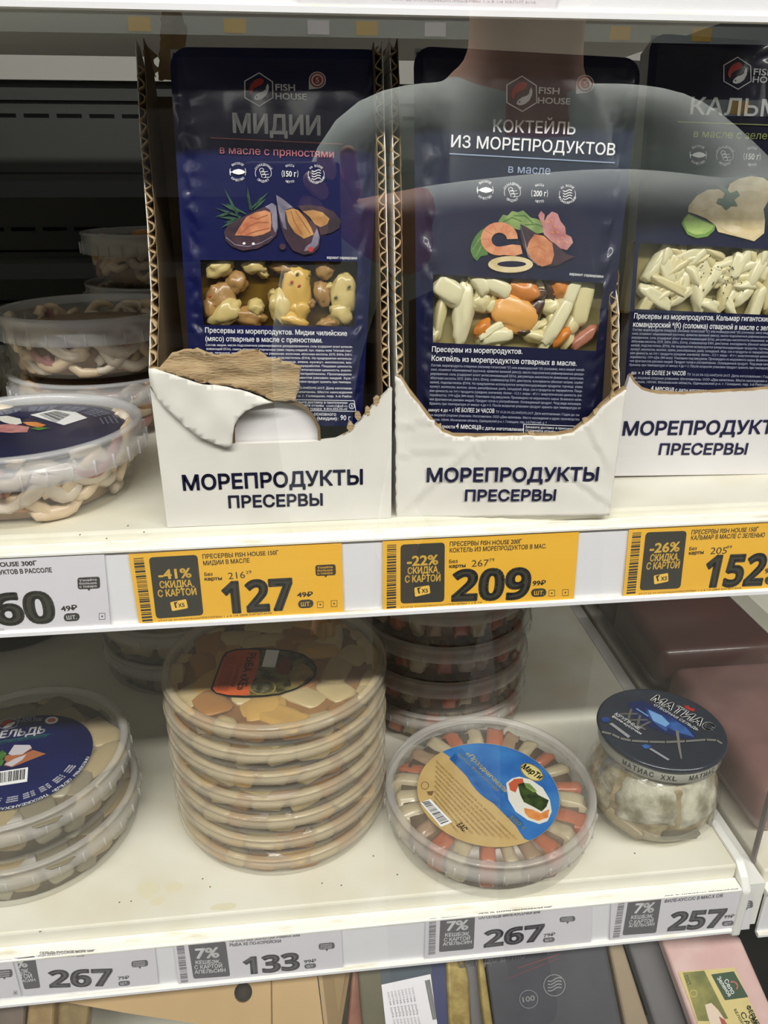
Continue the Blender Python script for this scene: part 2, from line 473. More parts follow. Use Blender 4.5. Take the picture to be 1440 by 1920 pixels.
def bubble(pr, x0, y0, x1, y1, m, paper, slope=-0.05):
    d = slope*(x1-x0)
    rrect(pr, [(x0, y0), (x1, y0+d), (x1+1, y1+d), (x0+1, y1)], m, 1, 4, 'speech_bubble')
    cx = (x0+x1)/2; pr.poly([(cx-3, y1+d/2-1), (cx+4, y1+d/2-1), (cx+1, y1+d/2+4)], m, 1, 'speech_bubble')
    h = (y1-y0)
    for k, s_ in enumerate(('Узнайте', 'больше', 'о товаре')):
        yy = y0+h*(0.32+0.27*k); pr.text(s_, (x0+4, yy), (x1-5, yy+d*0.8), h*0.19, paper, 2, 0.02, res=1)
def cardicon(pr, q, m, ink):
    rrect(pr, q, m, 2, 2, 'card_icon')
    c = np.mean(np.array(q, float), 0)
    pr.text('Х5', (c[0]-1, c[1]+4), (c[0]+11, c[1]+2.5), 7, ink, 3, 0.03)
    pr.poly([(c[0]-10, c[1]-5), (c[0]-2, c[1]-7), (c[0]-6, c[1]-2), (c[0]-4, c[1]+5), (c[0]-7, c[1]+5)], ink, 3, 'card_stripe')
def square(pr, x0, y0, s_, m):
    pr.line([(x0, y0), (x0+s_, y0-0.5), (x0+s_, y0+s_), (x0, y0+s_+0.5)], 0.8, m, 1, 'lettering', closed=True); pr.ell((x0+s_/2, y0+s_/2), 1.6, 1.6, m, 1, n=8, name='lettering')

def fat(t_): return ''.join(chr(0x1D7EC+int(c)) for c in t_)     # sans-serif bold digits
GU, GL = 'yellow price tags on the upper rail', 'white price tags on the lower rail'
# 60.49 white tag
t, pr = price_tag('white price tag reading 60 and 49 kopecks on the upper rail', ZU, [(-75, 1048), (195, 1036), (207, 1172), (-60, 1192)], PAPER, None)
pr.text('FISH HOUSE 300Г', (-42, 1064.5), (70, 1059.5), 8.5, INKG, 1, 0.03)
pr.text('МОРЕПРОДУКТОВ В РАССОЛЕ', (-62, 1080), (98, 1072.5), 8.5, INKG, 1, 0.03)
pr.text(fat('60'), (-10, 1171.5), (108, 1165), 57, INKG, 1, 0.035)
pr.text('49₽', (115, 1146), (146, 1143), 9.5, INKG, 1, 0.03)
pill(pr, (134.5, 1157), 15, 7.5, INKG, PAPER)
bubble(pr, 145, 1083, 187, 1105, INKG, PAPER); square(pr, 186, 1150, 11, INKG)
pr.text('07.07.25 09:09/3294620/ПРЕСЕРВЫ 1 х 213', (-60, 1188), (8, 1182), 4, INKG, 1, 0, res=1)
pr.build()
def yellow_tag(label, quad, bc, rect, disc, name1, name2, bez, old, oldk, big, kop, kp, pl, bub, sqs, micro, card, seed):
    t, pr = price_tag(label, ZU, quad, YELLOW, GU)
    barcode(pr, *bc, INKG, seed)
    rrect(pr, rect, INKG, 1, 6, 'discount_panel')
    for (s_, a, b, h, bd) in disc: pr.text(s_, a, b, h, INKYT, 2, bd)
    cardicon(pr, card, INKYT, INKG)
    pr.text(name1[0], name1[1], name1[2], 8.3, INKG, 1, 0.018); pr.text(name2[0], name2[1], name2[2], 8.3, INKG, 1, 0.018)
    pr.text('Без', bez[0], bez[1], 6.5, INKG, 1, 0.02); pr.text('карты', bez[2], bez[3], 6.5, INKG, 1, 0.035)
    pr.text(old[0], old[1], old[2], 13, INKG, 1, 0.0); pr.text(oldk[0], oldk[1], oldk[2], 6, INKG, 1, 0.0)
    pr.text(fat(big[0]), big[1], big[2], big[3], INKG, 1, 0.035)
    if kop: pr.text(kop, kp[0], kp[1], 9, INKG, 1, 0.03)
    if pl: pill(pr, pl, 14.5, 7.8, INKG, YELLOW)
    if bub: bubble(pr, *bub, INKG, YELLOW)
    for q in sqs: square(pr, q[0], q[1], 11, INKG)
    pr.text(*micro[:3], 3.6, INKG, 1, 0.0, res=1)
    pr.build()
yellow_tag('yellow price tag with minus 41 percent reading 127 below the mussels carton',
    [(240.7, 1040), (640.5, 1014.5), (644.7, 1147), (261.7, 1175)],
    ((250, 1047), (269, 1045.5), (287, 1168.5), (267.7, 1170)), [(279, 1045), (370, 1040), (381.7, 1153), (293, 1160)],
    [('-41%', (297.7, 1086), (360, 1082), 18, 0.03), ('СКИДКА', (300, 1102.5), (361, 1099), 12.5, 0.03), ('С КАРТОЙ', (296.7, 1119), (369, 1114.5), 12.5, 0.03)],
    ('ПРЕСЕРВЫ FISH HOUSE 150Г', (380, 1047.5), (522.5, 1039.7)), ('МИДИИ В МАСЛЕ', (381.4, 1060), (468.3, 1054.4)),
    [(383.6, 1080), (399, 1079), (383.6, 1088.5), (416.4, 1087)], ('216', (428.6, 1086), (460, 1083.3)), ('29', (461.4, 1076), (472, 1074.5)),
    ('127', (419, 1149), (551.7, 1141), 57), '49₽', ((557, 1119.7), (587, 1118)), (573.3, 1132), (591, 1059.5, 629, 1080), [(595, 1128), (621, 1126)],
    ('07.07.25 09:09/3294620/ПРЕСЕРВЫ 1 х 8 1/4 ДВА КАПИТАНА', (297, 1166), (510, 1151)), [(319, 1129), (349, 1123), (352.7, 1140), (322.7, 1145.7)], 1)
yellow_tag('yellow price tag with minus 22 percent reading 209 below the cocktail carton',
    [(717.7, 1015), (1086, 996.7), (1075.7, 1124.5), (717.7, 1145.5)],
    ((725.7, 1021.5), (743, 1020.5), (742.7, 1140), (725, 1141.5)), [(751, 1021), (834, 1017), (833, 1128), (751, 1131.7)],
    [('-22%', (763, 1061), (821.7, 1057.7), 18.5, 0.03), ('СКИДКА', (764, 1076), (821, 1073), 12, 0.03), ('С КАРТОЙ', (759, 1092), (825.7, 1089), 12.5, 0.03)],
    ('ПРЕСЕРВЫ FISH HOUSE 200Г', (843, 1024), (977.7, 1019)), ('КОКТЕЛЬ ИЗ МОРЕПРОДУКТОВ В МАС.', (843, 1036), (1024, 1027.7)),
    [(842, 1056), (858, 1055), (842, 1064.7), (873, 1063)], ('267', (884, 1062.7), (916, 1061)), ('79', (917, 1053), (927, 1052)),
    ('209', (845, 1126), (992.7, 1120.7), 56), '99₽', ((998, 1098), (1023, 1096.7)), (1010, 1111), None, [(1029, 1106.5), (1054.5, 1105.5)],
    ('07.07.25 09:09/3294620/*2600ПРЕСЕРВЫ 1 х 8 1/4', (751, 1140.5), (903, 1131)), [(776.7, 1101.7), (805, 1097), (807, 1112), (778, 1119)], 2)
yellow_tag('yellow price tag with minus 26 percent reading 152 at the right edge',
    [(1179.6, 991.6), (1560, 972.5), (1548, 1100), (1167.8, 1120.4)],
    ((1186, 999), (1202.5, 998), (1191, 1116), (1174, 1117.5)), [(1210.7, 998), (1287.8, 995), (1275.6, 1103), (1199, 1107)],
    [('-26%', (1217, 1036.5), (1273.5, 1033), 18, 0.03), ('СКИДКА', (1217.8, 1052), (1270, 1050), 12.5, 0.03), ('С КАРТОЙ', (1211, 1067.5), (1273, 1064.5), 12.5, 0.03)],
    ('ПРЕСЕРВЫ FISH HOUSE 150Г', (1296, 1002), (1421, 996)), ('КАЛЬМАР В МАСЛЕ С ЗЕЛЕНЬЮ', (1295, 1012.5), (1433, 1006.7)),
    [(1292, 1032), (1306, 1031), (1291, 1040), (1319, 1038)], ('205', (1330.7, 1039), (1361.8, 1037.8)), ('99', (1362, 1029), (1372, 1028)),
    ('152', (1315, 1100), (1429, 1095.6), 57), '99₽', ((1433, 1075), (1461, 1073)), (1448, 1088), (1466, 1016, 1504, 1036), [],
    ('07.07.25 09:09/3294620/ПРЕСЕРВЫ 1 х 8 1/4 ДВА КАПИТАНА', (1197, 1115.5), (1390, 1104)), [(1225.5, 1079), (1252.5, 1074), (1253, 1090), (1226.5, 1095.5)], 3)

def white_tag(label, quad, bc, rect, disc, names, big, kop, pl, bub, seed, group=GL):
    t, pr = price_tag(label, ZL, quad, PAPER, group)
    if bc: barcode(pr, *bc, INKF, seed, name='barcode')
    rrect(pr, rect, INKF, 1, 3, 'discount_panel')
    for (s_, a, b, h, bd) in disc: pr.text(s_, a, b, h, INKW, 2, bd)
    for (s_, a, b, h) in names: pr.text(s_, a, b, h, INKF, 1, 0.03, res=2)
    pr.text(fat(big[0]), big[1], big[2], big[3], INKF, 1, 0.035)
    if kop: pr.text(kop[0], kop[1], kop[2], 6, INKF, 1, 0.03)
    if pl: pill(pr, pl, 11, 4.5, INKF, PAPER, slope=-0.08)
    if bub: bubble(pr, *bub, INKF, PAPER, slope=-0.09)
    pr.build()
white_tag('white price tag reading 267, half covered, at the lower left corner', [(26, 1796), (290, 1774), (297, 1845), (48, 1868)], None,
    [(30, 1797), (65, 1791.7), (76, 1851.7), (46, 1855)],
    [('%', (32, 1815), (53, 1812), 16, 0.03), ('БЭК', (36, 1826), (55, 1823.5), 8, 0.02), ('ТОЙ', (38, 1835), (61, 1833), 8, 0.02), ('ИСИН', (40, 1842), (67, 1839), 5, 0.02)],
    [('СЕЛЬДЬ РУССКОЕ МОРЕ 500Г', (75, 1789.5), (178, 1785), 5), ('С/С С УКРОПОМ В/М', (72, 1796), (158, 1793), 5)], ('267', (92, 1851), (213, 1847), 31),
    ('79₽', (221.7, 1837), (243, 1835)), (233, 1843.5), (246, 1802, 277, 1814), 11)
white_tag('white price tag reading 133 below the tall stack of fish tubs', [(325, 1771), (640, 1743), (643, 1815), (335, 1846)],
    ((331, 1774), (345, 1772.5), (353, 1841), (339.5, 1842.5)), [(352.7, 1770.7), (423, 1765), (431.7, 1830), (363, 1835)],
    [('7%', (366.7, 1797), (411.7, 1794), 19, 0.03), ('КЕШБЭК', (366.7, 1807.5), (411.7, 1805.5), 6.5, 0.02), ('С КАРТОЙ', (365, 1817), (416.7, 1813.5), 7, 0.02), ('АПЕЛЬСИН', (365, 1825.5), (423, 1821.5), 6.5, 0.02)],
    [('ПРЕСЕРВЫ ЗОЛОТАЯ РЫБКА 500Г', (430.7, 1766.7), (565, 1755), 5.5), ('РЫБА ХЕ ПО-КОРЕЙСКИ', (430.7, 1774.5), (527, 1766.7), 5.5)], ('133', (456.7, 1826.7), (563, 1816.7), 31),
    ('99₽', (570, 1806), (593, 1803.5)), (581.7, 1811), (597, 1769, 627, 1781), 12)
white_tag('white price tag reading 267 below the tub with the blue label', [(798, 1727), (1110, 1695), (1108, 1770), (796, 1802)],
    ((805, 1722.5), (818, 1721), (816, 1790), (803, 1791.5)), [(825.7, 1720), (890.8, 1715), (888, 1779), (823, 1785)],
    [('7%', (836, 1745), (877.6, 1742), 18, 0.03), ('КЕШБЭК', (834, 1756), (879, 1753.5), 6.5, 0.02), ('С КАРТОЙ', (832, 1765), (880.7, 1761.5), 6.5, 0.02), ('АПЕЛЬСИН', (830, 1773), (884, 1768.5), 6, 0.02)],
    [('СЕЛЬДЬ МАРТИ ПРАЗДНИЧНАЯ 500Г', (897.5, 1716.5), (1035, 1703), 4.5), ('С/О СЕЛЬДЬ ФИЛЕ-КУСОЧКИ В/М', (897, 1723.5), (1012, 1712), 5.5)], ('267', (906, 1776), (1019.7, 1762.5), 30),
    ('79₽', (1019, 1757), (1041, 1754)), (1029, 1762), (1048.7, 1719.5, 1078, 1729.5), 13)
white_tag('white price tag reading 257 beside the shelf end bracket', [(1146, 1690), (1411, 1664), (1405, 1742), (1143, 1768)],
    ((1159.5, 1691), (1171.5, 1689.5), (1161, 1758.5), (1148.4, 1760)), [(1178, 1688), (1240.5, 1683), (1230, 1748.8), (1167, 1753.5)],
    [('7%', (1187.4, 1712), (1225, 1709.8), 18.5, 0.03), ('КЕШБЭК', (1182.6, 1723), (1222.8, 1720.4), 6.5, 0.02), ('С КАРТОЙ', (1179, 1732), (1224, 1728.7), 6.5, 0.02), ('АПЕЛЬСИН', (1178, 1738.5), (1226, 1735), 5.5, 0.02)],
    [('СЕЛЬДЬ МАТИАС XXL ОТБОРНАЯ 550Г', (1245, 1685), (1383, 1671), 5.5), ('ФИЛЕ-КУС.С/С В МАС.Х С/Б', (1245, 1692.5), (1355, 1681.5), 5.5)], ('257', (1250, 1745), (1355, 1737), 33),
    ('99₽', (1357, 1722), (1376, 1720)), (1364.5, 1731), (1386, 1690, 1411, 1704), 14)
# neighbour tag that overlaps the left one
t, pr = price_tag('white price tag cut off by the left edge of the lower rail', ZL, [(-240, 1822), (22, 1798), (40, 1868), (-225, 1892)], PAPER, GL, y=0.34895)
bubble(pr, -8, 1819, 23, 1834, INKF, PAPER, slope=-0.08); square(pr, 26, 1858, 6, INKF); pr.build()
# faint tag on the top rail
t, pr = price_tag('white price tag with faint fine print on the topmost rail', ZT, [(560, -60), (1060, -52), (1040, 18), (560, 10)], PAPER, None)
pr.text('07.07.25 09:09/3294620/ПРЕСЕРВЫ 1 х 8 1/4 КАПИТАНА', (735, 1), (1005, 7), 5, mat('faint_pink_ink', srgb(196, 176, 184), 0.5), 1, 0, res=1); pr.build()

# old spill marks and specks on the two shelves
def stain(px, rx, ry, z, m, parent, name='spill_mark', seed=0):
    rnd = random.Random(seed); P = Plane((0, 0.4, z), (1, 0, 0), (0, 1, 0)); c = P.uv(*px); k = np.linalg.norm(P.uv(px[0]+10, px[1])-c)/10
    ky = np.linalg.norm(P.uv(px[0], px[1]+10)-c)/10
    pts = [P.w(c[0]+rx*k*math.cos(2*PI*i/18)*rnd.uniform(0.8, 1.1), c[1]+ry*ky*math.sin(2*PI*i/18)*rnd.uniform(0.8, 1.1), 0.00012) for i in range(18)]
    mesh(name, pts, [tuple(range(18))], m, parent)
SPILL = mat('yellowed_spill', srgb(224, 217, 190), 0.35); SPECK = mat('dark_speck', srgb(120, 110, 92), 0.7)
for i, (px, rx, ry) in enumerate([((278, 1668), 20, 16), ((296, 1690), 14, 9), ((325, 1664), 18, 10), ((420, 1700), 26, 7), ((860, 1715), 30, 5)][:4]): stain(px, rx, ry, ZL, SPILL, sh_l, 'spill_mark', i)
for i, px in enumerate([(75, 1747), (224, 1692), (246, 1690), (394, 1663), (604, 1656), (380, 1648), (745, 1640), (700, 1605), (1190, 1600), (640, 1660)]): stain(px, 1.7, 1.5, ZL, SPECK, sh_l, 'speck', i+9)
for i, px in enumerate([(150, 1003), (270, 998), (240, 986), (200, 1010)]): stain(px, 1.7, 1.3, ZU, SPECK, sh_u, 'speck', i+19)
# ------------------------------------------------------------------ seafood cartons
CARTON_W = mat('white_carton_face', srgb(232, 229, 222), 0.6, col2=srgb(221, 217, 209), vscale=30, bump=0.12, bscale=60)
CARTON_LAV = mat('smooth_white_carton', srgb(220, 217, 218), 0.6, var=0.02, vscale=30)
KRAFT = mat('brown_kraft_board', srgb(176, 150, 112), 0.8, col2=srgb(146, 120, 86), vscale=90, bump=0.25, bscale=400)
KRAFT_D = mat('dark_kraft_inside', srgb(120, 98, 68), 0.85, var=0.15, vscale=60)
KRAFT_L = mat('torn_kraft_fibre', srgb(196, 172, 134), 0.9, col2=srgb(164, 136, 98), vscale=120, bump=0.8, bscale=700, stretch=(0.4, 1, 2))
def jag(path, amp, step, rnd, axis):
    """ragged copy of a polyline"""
    out = []
    for a, b in zip(path[:-1], path[1:]):
        a = np.array(a, float); b = np.array(b, float); n = max(1, int(np.linalg.norm(b-a)/step))
        for k in range(n):
            p = a+(b-a)*k/n
            out.append(p + np.array(axis)*rnd.uniform(-amp, amp) if (k or out) else p)
    out.append(np.array(path[-1], float))
    return out
def torn_side(parent, x, edge, yb, zb, rnd, th=0.0036, apex=None, sgn=1):
    """corrugated side wall at X=x: outer liner, inner liner and fluting between, torn along edge [(y,z)...]"""
    e3 = jag([(0, y, z) for y, z in edge], 0.0007, 0.003, rnd, (0, 1, 0.4))
    e2 = [(p[1], p[2]) for p in e3]
    rest = [(yb, edge[-1][1]-0.012), (yb, zb)]
    base = [(edge[0][0], zb)]
    poly = base + e2 + rest
    outer = MB().prism([(x, y, z) for y, z in poly], (0.0004*sgn, 0, 0)).make('side_panel', CARTON_W, parent)
    poly2 = base + [(y+rnd.uniform(0, 0.0016), z) for y, z in e2] + rest
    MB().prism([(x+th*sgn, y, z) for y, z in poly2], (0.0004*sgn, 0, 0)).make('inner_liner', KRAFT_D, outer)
    # fluting: waves stacked in z, running back from the torn edge
    lam = 0.0062; zs = np.arange(edge[0][1]-0.001, max(z for _, z in e2)-0.0015, lam/8)
    ez = [p[1] for p in e2]; ey = [p[0] for p in e2]
    vs = []; fs = []
    for z in zs:
        y0 = float(np.interp(z, ez, ey)) + rnd.uniform(-0.0006, 0.0002)
        xx = x + sgn*(th/2 + (th/2-0.0003)*math.sin(2*PI*z/lam + 0.6*math.sin(z*900)))
        vs += [(xx, y0, z), (xx, y0+0.03, z)]
    for k in range(len(zs)-1): fs.append((2*k, 2*k+1, 2*k+3, 2*k+2))
    f = mesh('fluting', vs, fs, KRAFT_L, outer, True)
    sd = f.modifiers.new('thick', 'SOLIDIFY'); sd.thickness = 0.0005
    return outer
def front_face(name, plane, px, th, m, parent, h=0.0, jagamp=0.0, rnd=None, jagsel=None):
    pts = [plane.uv(*q) for q in px]
    if jagamp:
        out = []
        for i in range(len(pts)):
            a, b = pts[i], pts[(i+1) % len(pts)]; out.append(a)
            if jagsel is None or i in jagsel:
                n = max(1, int(np.linalg.norm(b-a)/0.0016))
                for k in range(1, n): out.append(a+(b-a)*k/n+np.array([rnd.uniform(-1, 1), rnd.uniform(-1, 1)])*jagamp)
        pts = out
    ar = sum(pts[i][0]*pts[(i+1) % len(pts)][1]-pts[(i+1) % len(pts)][0]*pts[i][1] for i in range(len(pts)))
    if ar < 0: pts = pts[::-1]
    return MB().prism([plane.w(a, b, h) for a, b in pts], -plane.n*th).make(name, m, parent)
def crumbs(plane, px, m, parent, rnd, size=0.002):
    """torn fibre tufts hanging on the ragged edge"""
    for q in px:
        a = plane.uv(*q); n = 7
        pts = [a+np.array([math.cos(2*PI*k/n)*size*rnd.uniform(0.5, 1.3), math.sin(2*PI*k/n)*size*rnd.uniform(0.8, 1.9)]) for k in range(n)]
        MB().prism([plane.w(x, y, 0.0002) for x, y in pts], -plane.n*0.0018).make('torn_tuft', KRAFT_L, parent)

BLAB = ' navy lettering on the white front'
# ---- carton 1 (mussels)
rnd = random.Random(3)
B1 = Plane((-0.014, 0.3592, ZU), (1, 0, 0), (0, 0, 1))
c1 = thing('display_carton', 'white display carton with a torn handle flap, holding the mussels pack', 'carton', (-0.014, 0.40, ZU), 'seafood display cartons')
base1 = [(314, 989), (281, 726), (293, 741), (309, 764), (338, 789), (372, 817), (398, 829), (424, 838), (436, 833), (598, 828), (630, 824), (655, 812), (678, 787), (698, 763), (718, 743), (735, 728), (733.5, 971)]
front_face('front_panel', B1, base1, 0.0034, CARTON_W, c1, 0.0, 0.0004, rnd, {1, 2, 3, 4, 5, 6, 10, 11, 12, 13, 14})
# inner flap seen through the arch of the handle
front_face('inner_flap', B1, [(430, 842), (434, 800), (446, 776), (464, 763), (482, 756), (520, 751), (556, 756), (578, 770), (590, 786), (598, 805), (600, 835)], 0.0006, CARTON_LAV, c1, -0.0044)
arch_cut = [(436, 833), (438, 800), (448, 778), (464, 765), (482, 757), (520, 752.5)]
flapw = [(280, 700), (284, 722), (293, 741), (309, 764), (338, 789), (372, 817), (398, 829), (424, 838), (436, 833), (437, 812), (440, 795), (448, 780), (462, 767), (480, 758), (498, 754), (512, 751), (490, 741), (468, 733), (450, 728), (415, 722), (380, 719), (340, 707), (310, 697), (290, 690), (281, 690)]
# the flap bulges forward: bend it with a smooth offset
def bulged(name, plane, px, m, parent, hfun, th, rnd=None, amp=0.0, res=0.0028):
    pts = [plane.uv(*q) for q in px]; out = []
    for i in range(len(pts)):
        a, b = pts[i], pts[(i+1) % len(pts)]; n = max(1, int(np.linalg.norm(b-a)/res))
        for k in range(n):
            p = a+(b-a)*k/n
            if amp and k: p = p+np.array([rnd.uniform(-1, 1), rnd.uniform(-1, 1)])*amp
            out.append(p)
    ar = sum(out[i][0]*out[(i+1) % len(out)][1]-out[(i+1) % len(out)][0]*out[i][1] for i in range(len(out)))
    if ar < 0: out = out[::-1]
    # interior points for a bendable sheet
    x0, y0 = np.min(out, 0); x1, y1 = np.max(out, 0); inner = []
    from mathutils.geometry import delaunay_2d_cdt
    for gx in np.arange(x0, x1, res):
        for gy in np.arange(y0, y1, res):
            r = False; n = len(out)
            for i in range(n):
                a, b = out[i], out[(i+1) % n]
                if (a[1] > gy) != (b[1] > gy) and gx < (b[0]-a[0])*(gy-a[1])/(b[1]-a[1])+a[0]: r = not r
            if r: inner.append(np.array([gx, gy]))
    allp = [Vector((float(p[0]), float(p[1]))) for p in out+inner]
    res_ = delaunay_2d_cdt(allp, [], [list(range(len(out)))], 1, 1e-7)
    vv, ff = res_[0], res_[2]
    o = mesh(name, [plane.w(v.x, v.y, hfun(v.x, v.y)) for v in vv], [tuple(f) for f in ff], m, parent, True)
    sd = o.modifiers.new('thick', 'SOLIDIFY'); sd.thickness = th; sd.offset = -1
    return o
uvA = B1.uv(300, 700); uvB = B1.uv(430, 835)
def hflap(a, b):
    t = (b-uvB[1])/(uvA[1]-uvB[1]); s_ = (a-uvA[0])/0.04
    return 0.0012+0.0030*max(0, min(1, s_))*max(0, 1-abs(t-0.3)) + 0.0004*math.sin(a*320)*math.cos(b*260)
bulged('torn_flap', B1, flapw, CARTON_W, c1, hflap, 0.0008, rnd, 0.0003)
brown = [(280, 690), (300, 688), (312, 676), (322, 664), (345, 658), (370, 654), (385, 661), (400, 665), (430, 663), (455, 657), (475, 657), (495, 664), (515, 673), (540, 678), (565, 688), (562, 706), (561, 730), (556, 742), (553, 752), (520, 751), (512, 751), (490, 741), (468, 733), (450, 728), (415, 722), (380, 719), (340, 707), (310, 697)]
hb = lambda a, b: -0.0004 + 0.0022*noise.noise(Vector((a*60, b*220, 1.3))) + 0.0008*noise.noise(Vector((a*300, b*500, 4.0)))
bulged('torn_kraft_layer', B1, brown, KRAFT_L, c1, hb, 0.0012, rnd, 0.0006, 0.0020)
crumbs(B1, [(657, 800), (672, 778), (690, 770), (707, 752)], KRAFT_L, c1, rnd, 0.0016)
# kraft edge round the arch
B1s = Plane((-0.014, 0.3605, ZU), (1, 0, 0), (0, 0, 1))
def stroke3(plane, px, wpx, m, parent, name, th=0.003, h=0.0):
    a = [plane.uv(*q) for q in px]; k = 0.00026*wpx
    L_, R_ = [], []
    for i, p in enumerate(a):
        d = a[min(i+1, len(a)-1)]-a[max(i-1, 0)]; d = d/np.linalg.norm(d); q = np.array([-d[1], d[0]])*k/2
        L_.append(p+q); R_.append(p-q)
    pts = L_+R_[::-1]
    MB().prism([plane.w(x, y, h) for x, y in pts], -plane.n*th).make(name, m, parent)
stroke3(B1s, [(438, 834), (437, 805), (444, 784), (460, 768), (482, 757.5), (520, 752), (556, 757), (578, 771), (590, 787), (598, 805), (599, 828)], 5, KRAFT_D, c1, 'cut_edge')
stroke3(B1s, [(598, 829), (630, 826), (656, 813), (680, 787), (700, 763), (720, 743), (735, 729)], 5, KRAFT, c1, 'torn_edge')
torn_side(c1, -0.0706, [(0.3632, 1.366), (0.3645, 1.3675), (0.392, 1.3965), (0.4055, 1.434), (0.4117, 1.468), (0.4215, 1.491), (0.4275, 1.509), (0.437, 1.507), (0.447, 1.498)], 0.452, ZU, rnd)
torn_side(c1, 0.0424, [(0.3632, 1.3575), (0.3703, 1.397), (0.3776, 1.434), (0.3867, 1.468), (0.3915, 1.490), (0.397, 1.505)], 0.452, ZU, rnd, sgn=-1)
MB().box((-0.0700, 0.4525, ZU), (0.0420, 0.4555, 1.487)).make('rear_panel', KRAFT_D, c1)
bk = Plane((0, 0.4522, ZU), (1, 0, 0), (0, 0, 1))
front_face('rear_flap', bk, [(297, 150), (303, 6), (327, 0), (337, 18), (350, 56), (346, 90), (340, 150)], 0.003, KRAFT, c1, 0.0, 0.0005, rnd)
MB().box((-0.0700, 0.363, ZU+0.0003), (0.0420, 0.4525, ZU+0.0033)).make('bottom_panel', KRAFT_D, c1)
pr = Print(B1, c1, 0.0003)
pr.text('МОРЕПРОДУКТЫ', (343.6, 918.5), (680.4, 906.8), 27.5, INKN, 1, 0.028)
pr.text('ПРЕСЕРВЫ', (428.8, 951.5), (605.3, 946.5), 22, INKN, 1, 0.028)
pr.build()
# ---- carton 2 (cocktail)
B2 = Plane((0.0453, 0.3612, ZU), (0.1109, -0.0075, 0), (0, 0, 1))
c2 = thing('display_carton', 'white creased display carton in the middle, holding the seafood cocktail pack', 'carton', (0.10, 0.40, ZU), 'seafood display cartons')
f2 = [(743, 970), (741, 706), (751, 711), (765, 734), (779, 752), (797, 775), (812, 794), (830, 811), (850, 819), (900, 820), (960, 818), (1040, 818), (1075, 812), (1090, 800), (1110, 786), (1130, 763), (1150, 746), (1174, 731), (1142, 966)]
uv2 = B2.uv(940, 930)
CREASES = [((900, 815), (870, 940), 0.0005, 0.0035), ((1100, 800), (1135, 870), 0.0006, 0.004), ((760, 958), (895, 830), 0.0009, 0.003), ((740, 800), (870, 790), 0.0006, 0.003), ((745, 855), (850, 845), 0.0005, 0.003), ((1050, 880), (1140, 945), 0.0006, 0.004), ((880, 880), (905, 835), 0.0006, 0.003)]
CR = [(B2.uv(*a), B2.uv(*b), h, w) for a, b, h, w in CREASES]
def hcrease(a, b):
    h = 0.0006
    for p, q, hh, w in CR:
        d = q-p; L_ = np.dot(d, d); t = max(0, min(1, ((a-p[0])*d[0]+(b-p[1])*d[1])/L_)); dx = a-p[0]-d[0]*t; dy = b-p[1]-d[1]*t
        r = math.hypot(dx, dy)/w
        sd = 1 if (d[0]*dy-d[1]*dx) > 0 else -0.6
        h += hh*sd*math.exp(-r*r)*min(1, 1.6-abs(t-0.5)*2)
    return h
bulged('front_panel', B2, f2, CARTON_W, c2, hcrease, 0.0030, rnd, 0.00028, 0.0022)
stroke3(Plane(B2.w(0, 0, -0.0012), B2.u, B2.v), [(750, 706), (766, 731), (780, 749), (798, 772), (813, 792), (831, 809), (850, 817), (900, 818), (1040, 816), (1075, 810), (1090, 798), (1110, 783), (1130, 760), (1150, 743), (1174, 728)], 5, KRAFT, c2, 'torn_edge')
crumbs(Plane(B2.w(0, 0, -0.0008), B2.u, B2.v), [(824, 802), (997, 816), (1098, 790), (1118, 773), (1149, 742)], KRAFT_L, c2, rnd, 0.0016)
torn_side(c2, 0.0458, [(0.3648, 1.361), (0.3665, 1.370), (0.374, 1.40), (0.380, 1.435), (0.388, 1.47), (0.392, 1.487), (0.40, 1.507)], 0.452, ZU, rnd)
torn_side(c2, 0.1562, [(0.3578, 1.354), (0.361, 1.361), (0.366, 1.376), (0.371, 1.391), (0.389, 1.413), (0.42, 1.43)], 0.452, ZU, rnd, sgn=-1)
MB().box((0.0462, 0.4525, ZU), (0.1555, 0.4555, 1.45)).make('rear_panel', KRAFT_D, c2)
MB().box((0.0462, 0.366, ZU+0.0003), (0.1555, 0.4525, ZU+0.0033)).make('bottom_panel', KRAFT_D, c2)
pr = Print(Plane(B2.w(0, 0, 0.0011), B2.u, B2.v), c2, 0.0003)
pr.text('МОРЕПРОДУКТЫ', (799.4, 902.5), (1120.7, 900.5), 25, INKN, 1, 0.028)
pr.text('ПРЕСЕРВЫ', (870.9, 938.5), (1041, 937.8), 20.5, INKN, 1, 0.028)
pr.build()
# ---- carton 3 (squid), set further back
B3 = Plane((0.169, 0.4015, ZU), (1, -0.03, 0), (0, 0, 1))
c3 = thing('display_carton', 'white display carton pushed further back at the right edge, holding the squid pack', 'carton', (0.225, 0.44, ZU), 'seafood display cartons')
f3 = [(1122, 893), (1181, 705), (1189, 718), (1203, 731), (1222, 737), (1245, 740), (1280, 741), (1310, 738), (1360, 736), (1410, 734), (1440, 731), (1475, 727), (1505, 712), (1530, 697), (1480, 888)]
front_face('front_panel', B3, f3, 0.0034, CARTON_LAV, c3, 0.0, 0.00025, rnd, set(range(1, 13)))
stroke3(Plane(B3.w(0, 0, -0.0012), B3.u, B3.v), [(1183, 703), (1190, 716), (1204, 729), (1223, 735), (1280, 739), (1360, 734), (1410, 732), (1440, 729), (1475, 725), (1505, 710), (1530, 696)], 5, KRAFT, c3, 'torn_edge')
torn_side(c3, 0.1702, [(0.4052, 1.348), (0.4100, 1.372), (0.418, 1.40), (0.428, 1.43)], 0.495, ZU, rnd)
torn_side(c3, 0.2868, [(0.4022, 1.350), (0.4100, 1.372), (0.418, 1.40), (0.428, 1.43)], 0.495, ZU, rnd, sgn=-1)
